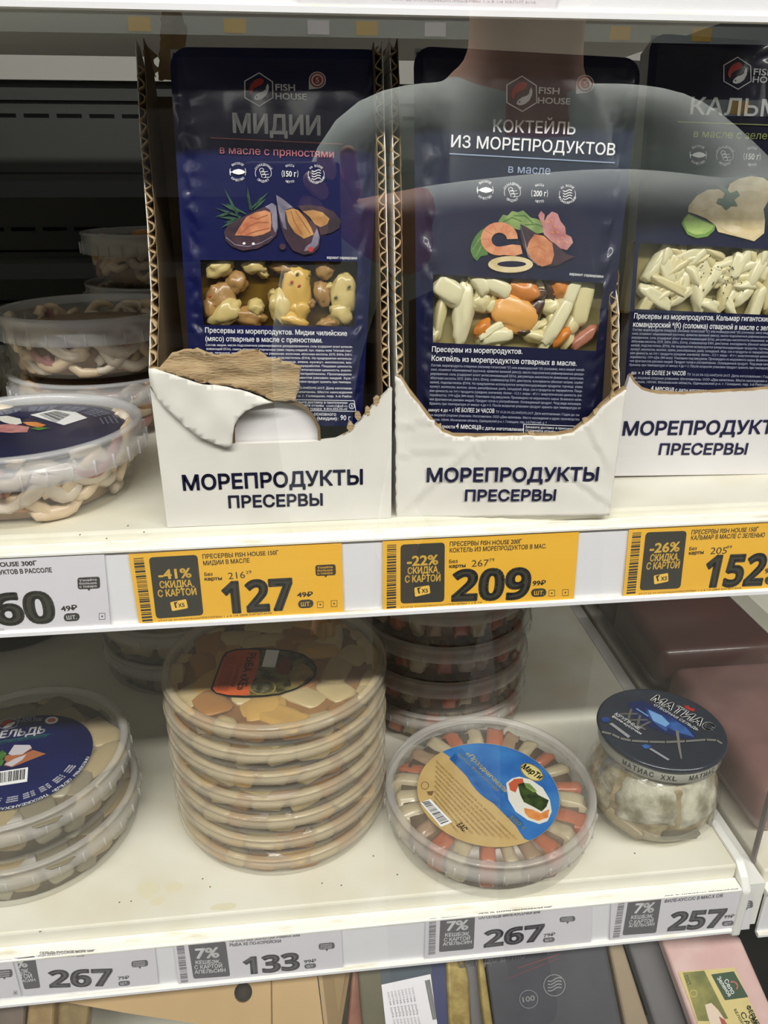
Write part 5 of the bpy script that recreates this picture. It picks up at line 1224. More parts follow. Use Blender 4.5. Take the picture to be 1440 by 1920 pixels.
# blue and tan label
TAN = mat('tan_label', srgb(206, 178, 122), 0.4, col2=srgb(196, 166, 110), vscale=60, coat=0.3); BLUE = mat('blue_label', srgb(70, 134, 200), 0.4, col2=srgb(44, 100, 176), vscale=40, coat=0.3); BLUED = mat('deep_blue_label', srgb(40, 92, 160), 0.4, col2=srgb(66, 126, 190), vscale=70, coat=0.3)
zlab = ZL+AH-LABH
o7 = lambda x, y: (760+x/4.5, 1380+y/4.5)
lc = o7(702, 488)
lout = [o7(702+607*math.cos(math.radians(a))+ -95*math.sin(math.radians(a))*0.0, 490-0.0) for a in (0,)]
lb, pr = disc_label(tp, zlab, circ_px((914.5, 1483), 0.0505, zlab), TAN)
cp = circ_px((914.5, 1483), 0.0503, zlab, 72)
a_, b_ = np.array(o7(300, 165)), np.array(o7(1010, 870))
side_ = lambda q: (b_[0]-a_[0])*(q[1]-a_[1])-(b_[1]-a_[1])*(q[0]-a_[0])
up_pts = [q for q in cp if side_(np.array(q)) < 0]
# keep the ring order unbroken
i0 = next(i for i in range(72) if side_(np.array(cp[i])) < 0 and side_(np.array(cp[i-1])) >= 0)
up_pts = [cp[(i0+i) % 72] for i in range(72) if side_(np.array(cp[(i0+i) % 72])) < 0]
p_start, p_end = np.array(up_pts[-1]), np.array(up_pts[0])
wav = [tuple(p_start+(p_end-p_start)*f+np.array([0.55, -0.6])*6*math.sin(f*11)) for f in np.linspace(0.04, 0.96, 16)]
pr.poly(up_pts+wav, BLUE, 0, 'blue_half')
def along(p, q, w0, w1, m, layer, name):
    p, q = np.array(o7(*p)), np.array(o7(*q)); d = (q-p)/np.linalg.norm(q-p); n = np.array([d[1], -d[0]])
    pr.poly([p+n*w0, q+n*w0, q+n*w1, p+n*w1], m, layer, name)
along((365, 200), (960, 800), 2, 16, BLUED, 1, 'sea_band'); along((430, 140), (900, 610), 3, 12, BLUED, 1, 'sea_band')
pr.text('«Праздничная»', o7(505, 150), o7(840, 480), 9, mat('pale_gold_ink', srgb(222, 204, 140), 0.4), 3, 0.02, res=2)
pr.text('сельдь филе-кусочки', o7(440, 160), o7(770, 470), 6, mat('gold_ink', srgb(150, 150, 110), 0.4), 3, 0.01, res=1)
for k in range(9):
    f = k/8; p = (230-60*f+150*f*0.2, 235+45*k); ln = [620, 640, 640, 600, 560, 500, 420, 330, 150][k]
    x0, y0 = 200+k*12, 205+k*32
    pr.text('Пресервы из сельди филе-кусочки в масле, соль, регуляторы, консерванты Е211', o7(250-k*10+k*8, 215+k*42), o7(930-k*62, 880-k*8), 4.2, mat('brown_ink', srgb(124, 100, 66), 0.5), 1, 0.0, res=1)
PLATE = mat('white_plate_print', srgb(226, 224, 214), 0.4)
pr.poly([o7(850, 400), o7(900, 360), o7(960, 345), o7(1060, 370), o7(1160, 440), o7(1220, 540), o7(1235, 640), o7(1200, 720), o7(1130, 745), o7(1030, 710), o7(930, 640), o7(870, 540)], PLATE, 2, 'plate_picture')
pr.poly([o7(870, 405), o7(920, 365), o7(990, 360), o7(1000, 400), o7(950, 430), o7(930, 480), o7(885, 460)], mat('red_pepper_print', srgb(196, 96, 66), 0.4), 3, 'food_picture')
pr.poly([o7(950, 410), o7(1000, 395), o7(1060, 430), o7(1120, 500), o7(1210, 545), o7(1190, 600), o7(1150, 640), o7(1080, 600), o7(1000, 560), o7(970, 500)], mat('green_herb_print', srgb(72, 92, 46), 0.4, col2=srgb(40, 50, 34), vscale=160), 4, 'food_picture')
pr.poly([o7(1000, 610), o7(1080, 625), o7(1140, 655), o7(1215, 620), o7(1205, 690), o7(1120, 720), o7(1040, 690), o7(1010, 655)], mat('carrot_print', srgb(214, 124, 60), 0.4, col2=srgb(228, 160, 96), vscale=200), 3, 'food_picture')
pr.poly([o7(1000, 400), o7(1050, 405), o7(1110, 470), o7(1080, 480), o7(1020, 440)], LETP, 5, 'food_picture')
OVG = mat('gold_oval', srgb(150, 132, 64), 0.4); OVY = mat('pale_yellow_oval', srgb(222, 206, 140), 0.4); INKB = mat('black_ink', srgb(28, 26, 26), 0.4)
pr.ell(o7(1067, 308), 24, 13.5, OVG, 2, 32, name='brand_oval'); pr.ell(o7(1067, 308), 22, 11.8, OVY, 3, 32, name='brand_oval_inner')
pr.text('МарТи', o7(975, 270), o7(1130, 370), 10.5, INKB, 4, 0.035, res=2)
q4 = [o7(128, 565), o7(212, 533), o7(396, 728), o7(300, 770)]
pr.poly(q4, INKW, 2, 'barcode_panel')
vbars(pr, lerp(q4[0], q4[1], 0.0) if False else o7(140, 562), o7(305, 752), o7(372, 726), o7(200, 550), INKB, 5, 3)
pr.text('ЕАС', o7(430, 755), o7(490, 810), 10, mat('dark_brown_ink', srgb(70, 56, 40), 0.5), 2, 0.03)
pr.ring(o7(165, 420), 7, 1, MATS['brown_ink'], 2, 14, name='recycling_mark'); pr.poly([o7(180, 470), o7(240, 465), o7(225, 505), o7(195, 500)], MATS['brown_ink'], 2, 'recycling_mark')
pr.text('500 г', o7(870, 690), o7(1000, 800), 8, MATS['gold_ink'], 3, 0.02, res=2)
pr.build()
# orange oval label of the tall stack
o8 = lambda x, y: (360+x/5.14, 1180+y/5.14)
zt = ZL+0.0181*7-LABH
ol = [(180, 580), (205, 500), (235, 420), (262, 340), (290, 270), (330, 220), (420, 192), (600, 183), (800, 190), (950, 205), (1080, 245), (1170, 310), (1205, 380), (1190, 450), (1120, 520), (1000, 580), (850, 630), (700, 650), (500, 655), (350, 650), (230, 620)]
lb, pr = disc_label(topfish, zt, [o8(*q) for q in ol], mat('black_label_edge', srgb(26, 22, 18), 0.3))
ce = np.array([690, 420]); inn = [ce+(np.array(q)-ce)*np.array([0.965, 0.94]) for q in ol]
KHAKI = mat('khaki_fish_print', srgb(120, 112, 70), 0.4, col2=srgb(50, 46, 26), vscale=120, contrast=(0.4, 0.6)); ORANGE = mat('orange_label', srgb(206, 100, 56), 0.4, col2=srgb(186, 80, 44), vscale=40)
pr.poly([o8(*q) for q in inn], KHAKI, 0, 'fish_picture')
pr.poly([o8(*q) for q in inn if q[0] < 640 and q[1] > 400][::1]+[] if False else [o8(200, 575), o8(225, 500), o8(250, 430), o8(280, 345), o8(308, 275), o8(345, 230), o8(430, 205), o8(560, 196), o8(650, 205), o8(655, 260), o8(640, 360), o8(600, 480), o8(550, 560), o8(560, 630), o8(500, 640), o8(350, 636), o8(235, 610)], ORANGE, 1, 'orange_panel')
pr.text('РЫБА «ХЕ»', o8(545, 232), o8(430, 590), 15, INKB, 3, 0.02, res=2)
pr.text('ПО-КОРЕЙСКИ', o8(440, 330), o8(370, 555), 7, mat('dark_red_ink', srgb(120, 40, 26), 0.5), 3, 0.01, res=1)
for k in range(5): pr.text('состав: рыба, соль, сахар, масло, уксус, перец', o8(330+k*22, 250), o8(240+k*22, 600), 3.4, MATS['dark_red_ink'], 2, 0, res=1)
q4 = [o8(718, 198), o8(842, 205), o8(800, 370), o8(672, 362)]; pr.poly(q4, INKW, 2, 'barcode_panel')
barcode(pr, o8(735, 220), o8(828, 225), o8(795, 350), o8(700, 345), INKB, 9); 
pr.ell(o8(680, 562), 25, 14, MATS['gold_oval'], 2, 0, name='seal'); pr.ell(o8(680, 562), 22.5, 12.4, mat('dark_seal', srgb(44, 42, 30), 0.4, col2=srgb(110, 104, 76), vscale=300), 3, 0, name='seal_inner')
pr.poly([o8(830, 330), o8(890, 260), o8(960, 300), o8(930, 440), o8(860, 430), o8(800, 420)], mat('red_fish_print', srgb(120, 60, 34), 0.4), 2, 'red_picture'); pr.poly([o8(985, 330), o8(1060, 320), o8(1130, 370), o8(1170, 420), o8(1060, 520), o8(960, 560), o8(940, 470)], mat('sand_fish_print', srgb(160, 138, 84), 0.4, col2=srgb(120, 98, 56), vscale=150), 2, 'sand_picture')
pr.build()
# navy herring label
o9 = lambda x, y: (x/4.8, 1240+y/4.8)
zh = ZL+0.0336+AH-LABH
NLAB = mat('navy_round_label', srgb(22, 32, 92), 0.3, col2=srgb(14, 20, 60), vscale=14, coat=0.4)
lb, pr = disc_label(tt, zh, circ_px((38, 1424), 0.0475, zh), NLAB)
pr.text('СЕЛЬДЬ', o9(-105, 705), o9(400, 645), 12.5, GREYINK, 1, 0.03); pr.line([o9(-100, 735), o9(450, 655)], 1.2, mat('teal_ink', srgb(40, 100, 90), 0.5), 1, 'rule')
pr.text('филе-кусочки в масле с укропом', o9(-100, 760), o9(420, 682), 6, MATS['teal_ink'], 1, 0, res=1)
hx = [o9(75+x, 565+y) for x, y in ((10, -55), (85, -28), (75, 22), (-20, 50), (-85, 30), (-75, -25))]; pr.line(hx, 1.3, DIMINK, 1, 'logo_hexagon', closed=True)
pr.poly([o9(0, 590), o9(30, 545), o9(90, 528), o9(120, 530), o9(95, 550), o9(40, 580)], RED_INK, 2, 'red_fish'); pr.poly([o9(25, 600), o9(70, 565), o9(130, 545), o9(140, 555), o9(100, 590), o9(50, 605)], INKW, 2, 'white_fish')
pr.text('FISH', o9(165, 527), o9(310, 515), 5.5, DIMINK, 1, 0.02, res=2); pr.text('HOUSE', o9(160, 555), o9(375, 535), 5.5, DIMINK, 1, 0.02, res=2)
pr.ell(o9(465, 532), 12.5, 6.5, INKW, 1, -8, name='badge'); pr.ell(o9(465, 532), 8, 4, mat('pale_red_ink', srgb(206, 120, 110), 0.5), 2, -8, name='badge_centre')
pr.poly([o9(20, 885), o9(60, 850), o9(280, 770), o9(290, 790), o9(200, 840), o9(300, 800), o9(415, 835), o9(300, 880), o9(110, 955), o9(35, 940), o9(60, 900)], mat('brown_fillet_print', srgb(166, 104, 70), 0.4), 2, 'fillet_picture')
pr.poly([o9(75, 835), o9(130, 755), o9(270, 755), o9(285, 780), o9(200, 840), o9(110, 850)], mat('pale_fillet_print', srgb(196, 190, 196), 0.4), 3, 'fillet_picture'); pr.poly([o9(40, 930), o9(130, 880), o9(240, 840), o9(200, 890), o9(105, 950)], MATS['pale_fillet_print'], 3, 'fillet_picture')
pr.poly([o9(-60, 870), o9(20, 800), o9(60, 830), o9(20, 940), o9(-60, 950)], LETP2, 2, 'herb_picture')
pr.poly([o9(-110, 1010), o9(253, 955), o9(245, 1085), o9(-110, 1140)], INKW, 2, 'barcode_panel'); vbars(pr, o9(-90, 1020), o9(235, 970), o9(228, 1062), o9(-90, 1112), INKB, 21, 3)
for k, rr in enumerate((0.0375, 0.0395, 0.0415)):
    cp = circ_px((38, 1424), rr, zh, 72)
    s_ = 'Состав: филе сельди, масло растительное, соль, укроп, консерванты, хранить при температуре'
    idx = [q for q in range(40, 73)]
    for j in range(0, len(idx)-3, 3):
        a, b = cp[idx[j] % 72], cp[idx[j+2] % 72]; pr.text(s_[j*2:j*2+7].strip() or 'соль', a, b, 3.2, GREYINK, 1, 0, res=1)
cp = circ_px((38, 1424), 0.0450, zh, 120); word = 'ПРЕСЕРВЫ СЕЛЬДЬ ТИХООКЕАНСКАЯ СЛАБОСОЛЕНАЯ КУСОЧКИ'[::1]
for j, ch in enumerate(word):
    i = 118-j
    if ch != ' ': pr.text(ch, cp[(i+1) % 120], cp[i % 120], 0.0001 if False else 4.6, GREYINK, 1, 0.02, res=1, flip=False)
pr.build()
# navy label of the front squid tub
o10 = lambda x, y: (x/4.5, 700+y/4.5)
zs = ZU+SH-0.0054
SQC = pxof((-0.1521, 0.4185, zs))
lb, pr = disc_label(ts1, zs, circ_px(SQC, 0.0535, zs), mat('dull_navy_label', srgb(34, 38, 78), 0.3, col2=srgb(26, 28, 56), vscale=20, coat=0.4))
pr.poly([o10(255, 353), o10(450, 308), o10(640, 330), o10(738, 378), o10(540, 440)], INKW, 1, 'barcode_panel'); vbars(pr, o10(330, 350), o10(480, 318), o10(600, 350), o10(470, 418), INKB, 31, 2)
pr.poly([o10(-60, 370), o10(60, 360), o10(170, 385), o10(185, 425), o10(120, 440), o10(30, 415)], PLATE, 1, 'squid_picture'); pr.poly([o10(-60, 440), o10(100, 430), o10(250, 455), o10(230, 500), o10(80, 505), o10(-60, 495)], TENTP, 2, 'tentacle_picture'); pr.poly([o10(190, 415), o10(300, 412), o10(390, 440), o10(330, 462), o10(230, 440)], MATS['carrot_print'], 2, 'carrot_picture'); pr.poly([o10(250, 470), o10(340, 455), o10(430, 465), o10(330, 485)], LETP2, 3, 'herb_picture')
pr.poly([o10(80, 345), o10(170, 318), o10(255, 330), o10(240, 375), o10(160, 380)], NAVY, 1, 'navy_patch')
for rr in (0.0365, 0.039, 0.0415, 0.044):
    cp = circ_px(SQC, rr+0.006, zs, 60)
    for j in range(0, 26, 4): pr.text('соль, сахар, уксус', cp[(2+j) % 60], cp[(5+j) % 60], -3 if False else 3, DIMINK, 1, 0, res=1)
pr.build()
# jar lid print
o11 = lambda x, y: (1100+x/5.14, 1280+y/5.14)
zj = ZL+JB-0.0016
Pj = hplane(zj); pr = Print(Pj, tj, 0.0002, 0.00008)
GREYL = mat('warm_grey_ink', srgb(120, 118, 112), 0.4); GLOWB = mat('bright_blue_print', srgb(70, 120, 190), 0.35, col2=srgb(36, 56, 116), vscale=80); DEEPB = mat('deep_blue_print', srgb(34, 44, 88), 0.35); PALEB = mat('pale_blue_print', srgb(120, 166, 214), 0.35)
pr.poly([o11(400, 200), o11(520, 170), o11(680, 240), o11(840, 330), o11(1000, 430), o11(1060, 520), o11(1000, 550), o11(860, 520), o11(720, 480), o11(560, 400), o11(420, 300)], DEEPB, 1, 'blue_glow')
pr.poly([o11(560, 240), o11(700, 300), o11(820, 340), o11(960, 440), o11(1040, 530), o11(900, 490), o11(780, 440), o11(770, 470), o11(700, 430), o11(600, 340)], GLOWB, 2, 'fish_picture')
pr.poly([o11(590, 265), o11(720, 320), o11(800, 400), o11(760, 430), o11(700, 400), o11(640, 370)], PALEB, 3, 'fish_highlight'); pr.line([o11(480, 255), o11(590, 325)], 2.0, PALEB, 3, 'light_streak')
pr.text('МАТИАС', o11(612, 168), o11(1190, 478), 14.5, INKW, 4, 0.045, res=2)
pr.text('ОТБОРНАЯ СЕЛЬДЬ', o11(640, 222), o11(1065, 468), 4.4, GREYINK, 4, 0.02, res=1)
pr.poly([o11(935, 215), o11(960, 235), o11(975, 222), o11(1000, 250), o11(1040, 255), o11(1035, 285), o11(985, 270), o11(945, 245)], RED_INK, 4, 'crown')
pr.text('XXL', o11(320, 300), o11(560, 465), 20, GREYL, 4, 0.02, res=2)
pr.text('КРУПНЫЕ', o11(262, 312), o11(500, 462), 6, INKW, 5, 0.03, res=1); pr.text('филе-кусочки', o11(240, 330), o11(515, 505), 4.5, GREYINK, 4, 0.01, res=1)
pr.ell(o11(182, 362), 8, 5, GLOWB, 4, 10, name='blue_mark'); pr.poly([o11(215, 400), o11(245, 392), o11(420, 520), o11(400, 540)], mat('grey_text_block', srgb(150, 152, 156), 0.4), 4, 'text_block')
pr.line([o11(150, 480), o11(240, 500), o11(320, 540), o11(430, 565), o11(600, 575), o11(760, 578), o11(950, 570), o11(1150, 555), o11(1250, 560), o11(1300, 590)], 3.6, GREYL, 4, 'silver_line')
pr.poly([o11(855, 465), o11(885, 470), o11(900, 600), o11(918, 735), o11(905, 745), o11(880, 640)], GREYL, 5, 'big_x')
pr.poly([o11(525, 612), o11(570, 598), o11(625, 612), o11(600, 640), o11(555, 640)], GLOWB, 4, 'blue_mark'); pr.poly([o11(600, 645), o11(620, 635), o11(800, 745), o11(780, 755)], MATS['grey_text_block'], 4, 'text_block')
pr.build()
# ------------------------------------------------------------------ goods on the lowest shelf, leaning towards the viewer
nt_ = math.radians(42)
PBOT = lambda off=0.0: Plane(np.array([0.0, 0.415, 0.852])+np.array([0, -math.cos(nt_), math.sin(nt_)])*off, (1, 0, 0), (0, math.sin(nt_), math.cos(nt_)))
def slab(name, label, cat, quad, m, off=0.0, th=0.014, group=None, bev=0.003, part='pack_body'):
    P = PBOT(off); pts = [P.w(*P.uv(*q)) for q in quad]
    c = np.mean(pts, 0); low = min(pts, key=lambda p: p[2])
    t = thing(name, label, cat, (float(c[0]), float(c[1]), float(low[2])), group)
    ar = sum((P.uv(*quad[i])[0]*P.uv(*quad[(i+1) % len(quad)])[1]-P.uv(*quad[(i+1) % len(quad)])[0]*P.uv(*quad[i])[1]) for i in range(len(quad)))
    if ar < 0: pts = pts[::-1]
    b = MB().prism(pts, -P.n*th).make(part, m, t); bevel(b, bev, 3)
    return t, Print(P, t, 0.0005, 0.0002), P
GREYP = mat('dark_grey_pack_film', srgb(84, 84, 90), 0.35, col2=srgb(72, 72, 78), vscale=20, coat=0.5, bump=0.1, bscale=60)
GREYP2 = mat('mid_grey_pack_film', srgb(112, 110, 112), 0.35, var=0.1, vscale=20, coat=0.5)
GOLDF = mat('gold_foil', srgb(198, 176, 112), 0.28, col2=srgb(150, 126, 72), vscale=80, metal=0.35, bump=0.5, bscale=120); KRAFTB = mat('tan_carton_board', srgb(190, 160, 116), 0.7, col2=srgb(178, 148, 104), vscale=12)
PINKM = mat('pink_lard', srgb(226, 196, 190), 0.3, col2=srgb(206, 164, 160), vscale=26, coat=0.5, bump=0.15, bscale=40); SALM = mat('salmon_fillet', srgb(176, 124, 104), 0.35, col2=srgb(150, 100, 84), vscale=60, coat=0.4); OLIV = mat('olive_grey_tray', srgb(104, 100, 80), 0.4, var=0.1)
# tan carton with a punched hole and a raised side flap
P = PBOT(0.012)
kc = thing('kraft_carton', 'tan corrugated carton with a punched round hole under the lower rail', 'carton', tuple(P.w(*P.uv(330, 1920))))
q = [(60, 1868), (160, 1790), (585, 1755), (617, 2010), (600, 2020), (380, 1921), (240, 1900)]
hole_c, hr = (456, 1861), 0.0070
pts = [P.uv(*p) for p in q]; hc = P.uv(*hole_c)
# panel with a real hole
hol = [(hc[0]+hr*math.cos(2*PI*k/24), hc[1]+hr*math.sin(2*PI*k/24)) for k in range(24)]
r_ = geometry.delaunay_2d_cdt([Vector((float(a), float(b))) for a, b in pts]+[Vector(h) for h in hol], [], [list(range(len(pts))), list(range(len(pts), len(pts)+24))], 1, 1e-7)
ff = [f for f, of in zip(r_[2], r_[5]) if (len(pts) > 0) and not (1 in of)]
pn = mesh('front_panel', [P.w(v.x, v.y, 0) for v in r_[0]], [tuple(f) for f in ff], KRAFTB, kc); sd = pn.modifiers.new('thick', 'SOLIDIFY'); sd.thickness = 0.004; sd.offset = -1
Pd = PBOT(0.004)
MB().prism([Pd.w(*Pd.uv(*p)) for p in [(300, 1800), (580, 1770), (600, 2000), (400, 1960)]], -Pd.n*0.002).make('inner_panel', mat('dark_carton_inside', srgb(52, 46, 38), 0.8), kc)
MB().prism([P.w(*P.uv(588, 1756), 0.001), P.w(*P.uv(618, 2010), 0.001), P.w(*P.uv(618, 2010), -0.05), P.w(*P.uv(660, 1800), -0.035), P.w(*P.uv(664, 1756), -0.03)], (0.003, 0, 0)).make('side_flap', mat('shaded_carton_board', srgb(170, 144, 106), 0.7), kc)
MB().prism([P.w(*P.uv(507, 1768), 0.0004), P.w(*P.uv(509, 1768), 0.0004), P.w(*P.uv(511, 1930), 0.0004), P.w(*P.uv(509, 1930), 0.0004)], P.n*0.0004).make('fold_line', KRAFT_D, kc)
slab('vacuum_pack', 'grey brown vacuum pack at the bottom left corner', 'food pack', [(-60, 1840), (52, 1800), (40, 2040), (-70, 2050)], mat('grey_brown_pack', srgb(112, 98, 86), 0.4, col2=srgb(90, 78, 68), vscale=30, coat=0.4), 0.002, group='packs on the lowest shelf')
slab('smoked_fish_pack', 'tan smoked fish pack leaning beside the grey brown one', 'food pack', [(58, 1830), (104, 1826), (96, 2040), (34, 2050)], mat('tan_smoked_fish', srgb(164, 138, 92), 0.4, col2=srgb(120, 96, 58), vscale=60, coat=0.4), 0.004, group='packs on the lowest shelf')
slab('smoked_fish_pack', 'olive tan smoked fish pack under the carton corner', 'food pack', [(110, 1840), (176, 1826), (150, 2040), (92, 2050)], mat('olive_smoked_fish', srgb(150, 128, 82), 0.4, col2=srgb(108, 90, 54), vscale=60, coat=0.4), -0.006, group='packs on the lowest shelf')
slab('salmon_pack', 'salmon pink fish pack between the carton flap and the grey tray', 'food pack', [(662, 1800), (690, 1795), (686, 2040), (640, 2050)], SALM, -0.016, group='packs on the lowest shelf')
t, pr, P = slab('fish_tray', 'olive tray with a navy edge and a white printed sticker', 'food pack', [(668, 1790), (838, 1770), (850, 2040), (690, 2060)], OLIV, 0.0, group='packs on the lowest shelf')
pr.poly([(710, 1795), (838, 1780), (838, 1826), (716, 1846)], mat('slate_label', srgb(84, 92, 100), 0.4), 0, 'slate_header'); pr.poly([(806, 1780), (838, 1776), (850, 2036), (826, 2038)], mat('navy_edge', srgb(64, 68, 104), 0.4), 0, 'navy_edge')
pr.poly([(715, 1846), (807, 1826), (832, 2010), (735, 2030)], PAPER, 1, 'sticker')
for k in range(8): pr.text('состав: рыба, соль, хранить при 0', (726+k*6.5, 1860-k*1.2), (752+k*6.5, 1985), 4, INKF, 2, 0, res=1)
vbars(pr, (796, 1838), (806, 1836), (820, 1910), (811, 1912), INKG, 41, 2); pr.build()
t, pr, P = slab('foil_pack', 'gold foil pack with a bright crease right of the olive tray', 'food pack', [(836, 1770), (866, 1768), (880, 1840), (888, 2040), (848, 2050), (838, 1850)], GOLDF, 0.004, group='packs on the lowest shelf'); 
slab('foil_pack', 'thin gold foil pack edge against the dark grey pack', 'food pack', [(892, 1765), (902, 1764), (926, 1930), (940, 2040), (926, 2042), (905, 1900)], GOLDF, 0.008, group='packs on the lowest shelf')
slab('vacuum_pack', 'narrow grey pack between the two gold foil edges', 'food pack', [(868, 1770), (892, 1766), (924, 2040), (892, 2046)], GREYP2, 0.0, group='packs on the lowest shelf')
t, pr, P = slab('grey_fish_pack', 'large dark grey fish pack with round icons and white lettering', 'food pack', [(902, 1740), (1126, 1716), (1190, 2040), (944, 2056)], GREYP, 0.006, group='packs on the lowest shelf')
pr.text('СЕЛЬДЬ ZУМБ', (860, 1815), (985, 1796), 22, GREYP2, 1, 0.02); pr.line([(970, 1815), (1050, 1788)], 1.5, mat('dull_red_ink', srgb(130, 70, 66), 0.5), 1, 'red_rule'); pr.line([(950, 1835), (1045, 1797)], 1.0, MATS['dull_red_ink'], 1, 'red_rule')
LG = mat('light_grey_ink', srgb(150, 150, 150), 0.5)
pr.ring((1039, 1847), 20, 1.4, LG, 1, 24, name='icon_ring'); 
for k in range(4): pr.line([(1027+i*5, 1839+k*6-i*1.2+2*math.sin(i*1.3)) for i in range(6)], 2, LG, 1, 'icon_waves')
pr.ring((991, 1873), 17, 1.0, LG, 1, 24, name='icon_ring'); pr.text('100', (980, 1879), (1003, 1875), 10, LG, 1, 0.02); pr.build()
slab('ham_pack', 'beige sliced ham pack tucked beside the dark grey pack', 'food pack', [(1130, 1716), (1150, 1712), (1256, 2040), (1198, 2046)], mat('beige_ham', srgb(160, 142, 118), 0.4, var=0.12, vscale=40, coat=0.4), 0.003, group='packs on the lowest shelf')
slab('vacuum_pack', 'mid grey shiny pack left of the pink lard pack', 'food pack', [(1158, 1712), (1218, 1702), (1326, 2030), (1268, 2040)], GREYP2, -0.010, group='packs on the lowest shelf')
t, pr, P = slab('lard_pack', 'pink lard pack with a yellow and green label at the bottom right', 'food pack', [(1234, 1742), (1258, 1722), (1345, 1716), (1390, 1760), (1500, 2010), (1350, 2060)], PINKM, 0.008, group='packs on the lowest shelf')
oL = lambda x, y: (1100+x/4.235, 1600+y/4.235)
YL = mat('pale_yellow_label', srgb(216, 198, 134), 0.4, var=0.06); GL_ = mat('dark_green_label', srgb(62, 84, 62), 0.4); MEADOW = mat('meadow_print', srgb(150, 146, 84), 0.4, col2=srgb(96, 100, 56), vscale=60)
pr.poly([oL(725, 940), oL(1170, 905), oL(1440, 1500), oL(960, 1560)], YL, 0, 'label'); pr.poly([oL(760, 945), oL(930, 930), oL(1120, 1310), oL(1000, 1330), oL(880, 1330)], MEADOW, 1, 'meadow_picture')
pr.poly([oL(985, 960), oL(1165, 935), oL(1280, 1140), oL(1095, 1165)], GL_, 1, 'green_panel'); pr.text('Село', oL(1085, 1010), oL(1150, 1120), 8, INKW, 2, 0.02, res=2); pr.text('Зеленое', oL(1030, 990), oL(1125, 1140), 7.5, INKW, 2, 0.02, res=2)
pr.ring(oL(1155, 1055), 9, 2.4, mat('coral_ink', srgb(214, 120, 110), 0.5), 2, 10, -30, 110, name='brand_arc'); pr.text('ГОСТ', oL(770, 975), oL(800, 1050), 7, GL_, 2, 0.02, res=2)
pr.ring(oL(845, 1110), 6.5, 1, YL, 2, 14, name='leaf_ring')
pr.text('ФЕРМЕРСКОЕ', oL(1262, 1215), oL(1420, 1520), 7.5, INKB, 2, 0.03, res=2); pr.text('ОБЕДЫ', oL(1280, 1290), oL(1360, 1440), 7.5, INKB, 2, 0.03, res=2); pr.text('САЛО', oL(1215, 1270), oL(1330, 1500), 9, INKB, 2, 0.01, res=2); pr.text('БЕЛОРУССКОЕ', oL(1165, 1240), oL(1300, 1500), 4.5, INKB, 2, 0.01, res=1)
pr.poly([oL(935, 1200), oL(985, 1185), oL(1040, 1240), oL(1100, 1330), oL(1150, 1420), oL(1000, 1420), oL(960, 1300)], mat('white_bacon_print', srgb(226, 204, 184), 0.4), 2, 'bacon_picture'); pr.poly([oL(1045, 1290), oL(1090, 1320), oL(1150, 1420), oL(1090, 1420)], mat('red_bacon_print', srgb(170, 84, 76), 0.4), 3, 'bacon_picture')
pr.build()

# ------------------------------------------------------------------ neighbouring bay on the right
HAMF = mat('pink_ham_pack', srgb(166, 124, 120), 0.3, col2=srgb(138, 98, 96), vscale=22, coat=0.5); REDP = mat('dark_red_pack', srgb(128, 24, 28), 0.35, col2=srgb(92, 16, 22), vscale=18, coat=0.4); MAR = mat('maroon_pack', srgb(86, 34, 34), 0.4, var=0.2, vscale=18, coat=0.3)
ZR = ZL-0.0075
def block(name, label, cat, lo, hi, m, group, bev=0.006, seamm=None):
    t = thing(name, label, cat, ((lo[0]+hi[0])/2, (lo[1]+hi[1])/2, lo[2]), group)
    b = MB().box(lo, hi).make('pack_body', m, t); bevel(b, bev, 4); smooth_angle(b)
    f = MB().box((lo[0]-0.002, lo[1]-0.002, (lo[2]*0.7+hi[2]*0.3)), (hi[0]+0.002, hi[1]+0.002, (lo[2]*0.7+hi[2]*0.3)+0.0008)).make('sealing_flange', seamm or LIDC, t)
    return t
GR = 'meat packs in the neighbouring bay'
block('ham_pack', 'pink ham pack in the neighbouring bay beside the jar', 'food pack', (0.312, 0.385, ZR+0.0004), (0.43, 0.54, ZR+0.045), HAMF, GR, 0.012)
block('ham_pack', 'dusky pink ham pack behind the front one in the neighbouring bay', 'food pack', (0.310, 0.552, ZR+0.0004), (0.43, 0.66, ZR+0.05), mat('dusky_ham_pack', srgb(96, 60, 58), 0.35, var=0.15, vscale=20, coat=0.4), GR, 0.012)
block('sausage_box', 'dark red sausage box deep in the neighbouring bay', 'box', (0.318, 0.672, ZR+0.0004), (0.44, 0.83, ZR+0.06), MAR, GR, 0.003)
block('sausage_box', 'bright red sausage box stacked on the darker one', 'box', (0.328, 0.676, ZR+0.0604), (0.45, 0.82, ZR+0.11), REDP, GR, 0.003)
# clear divider between the two bays
dv = thing('shelf_divider', 'clear plastic divider panel at the right end of the tub shelf', 'divider', (0.3035, 0.6, ZL-0.012))
d_ = MB().box((0.3028, 0.372, ZL-0.0115), (0.3034, 0.84, ZL+0.165)).make('divider_panel', mat('painted_haze_plastic', srgb(150, 140, 134), 0.25, clear=0.20), dv)  # grey share in the plastic stands in for reflections on the divider
MB().box((0.3022, 0.368, ZL-0.0115), (0.3038, 0.372, ZL+0.165)).make('divider_edge', mat('grey_divider_edge', srgb(120, 112, 108), 0.4), dv)
# ------------------------------------------------------------------ glass door of the cooler, and what it mirrors
dr = thing('door_1', 'clear sliding glass door in front of the cooler shelves', 'door', (0, 0.313, 0.3)); dr['kind'] = 'structure'
del dr['category']; del dr['label']
mesh('glass_pane', [(-1.3, 0.313, 0.3), (1.3, 0.313, 0.3), (1.3, 0.313, 2.1), (-1.3, 0.313, 2.1)], [(0, 1, 2, 3)], film('door_glass', 0.15, 0.0, (0.99, 1.0, 0.99)), dr)
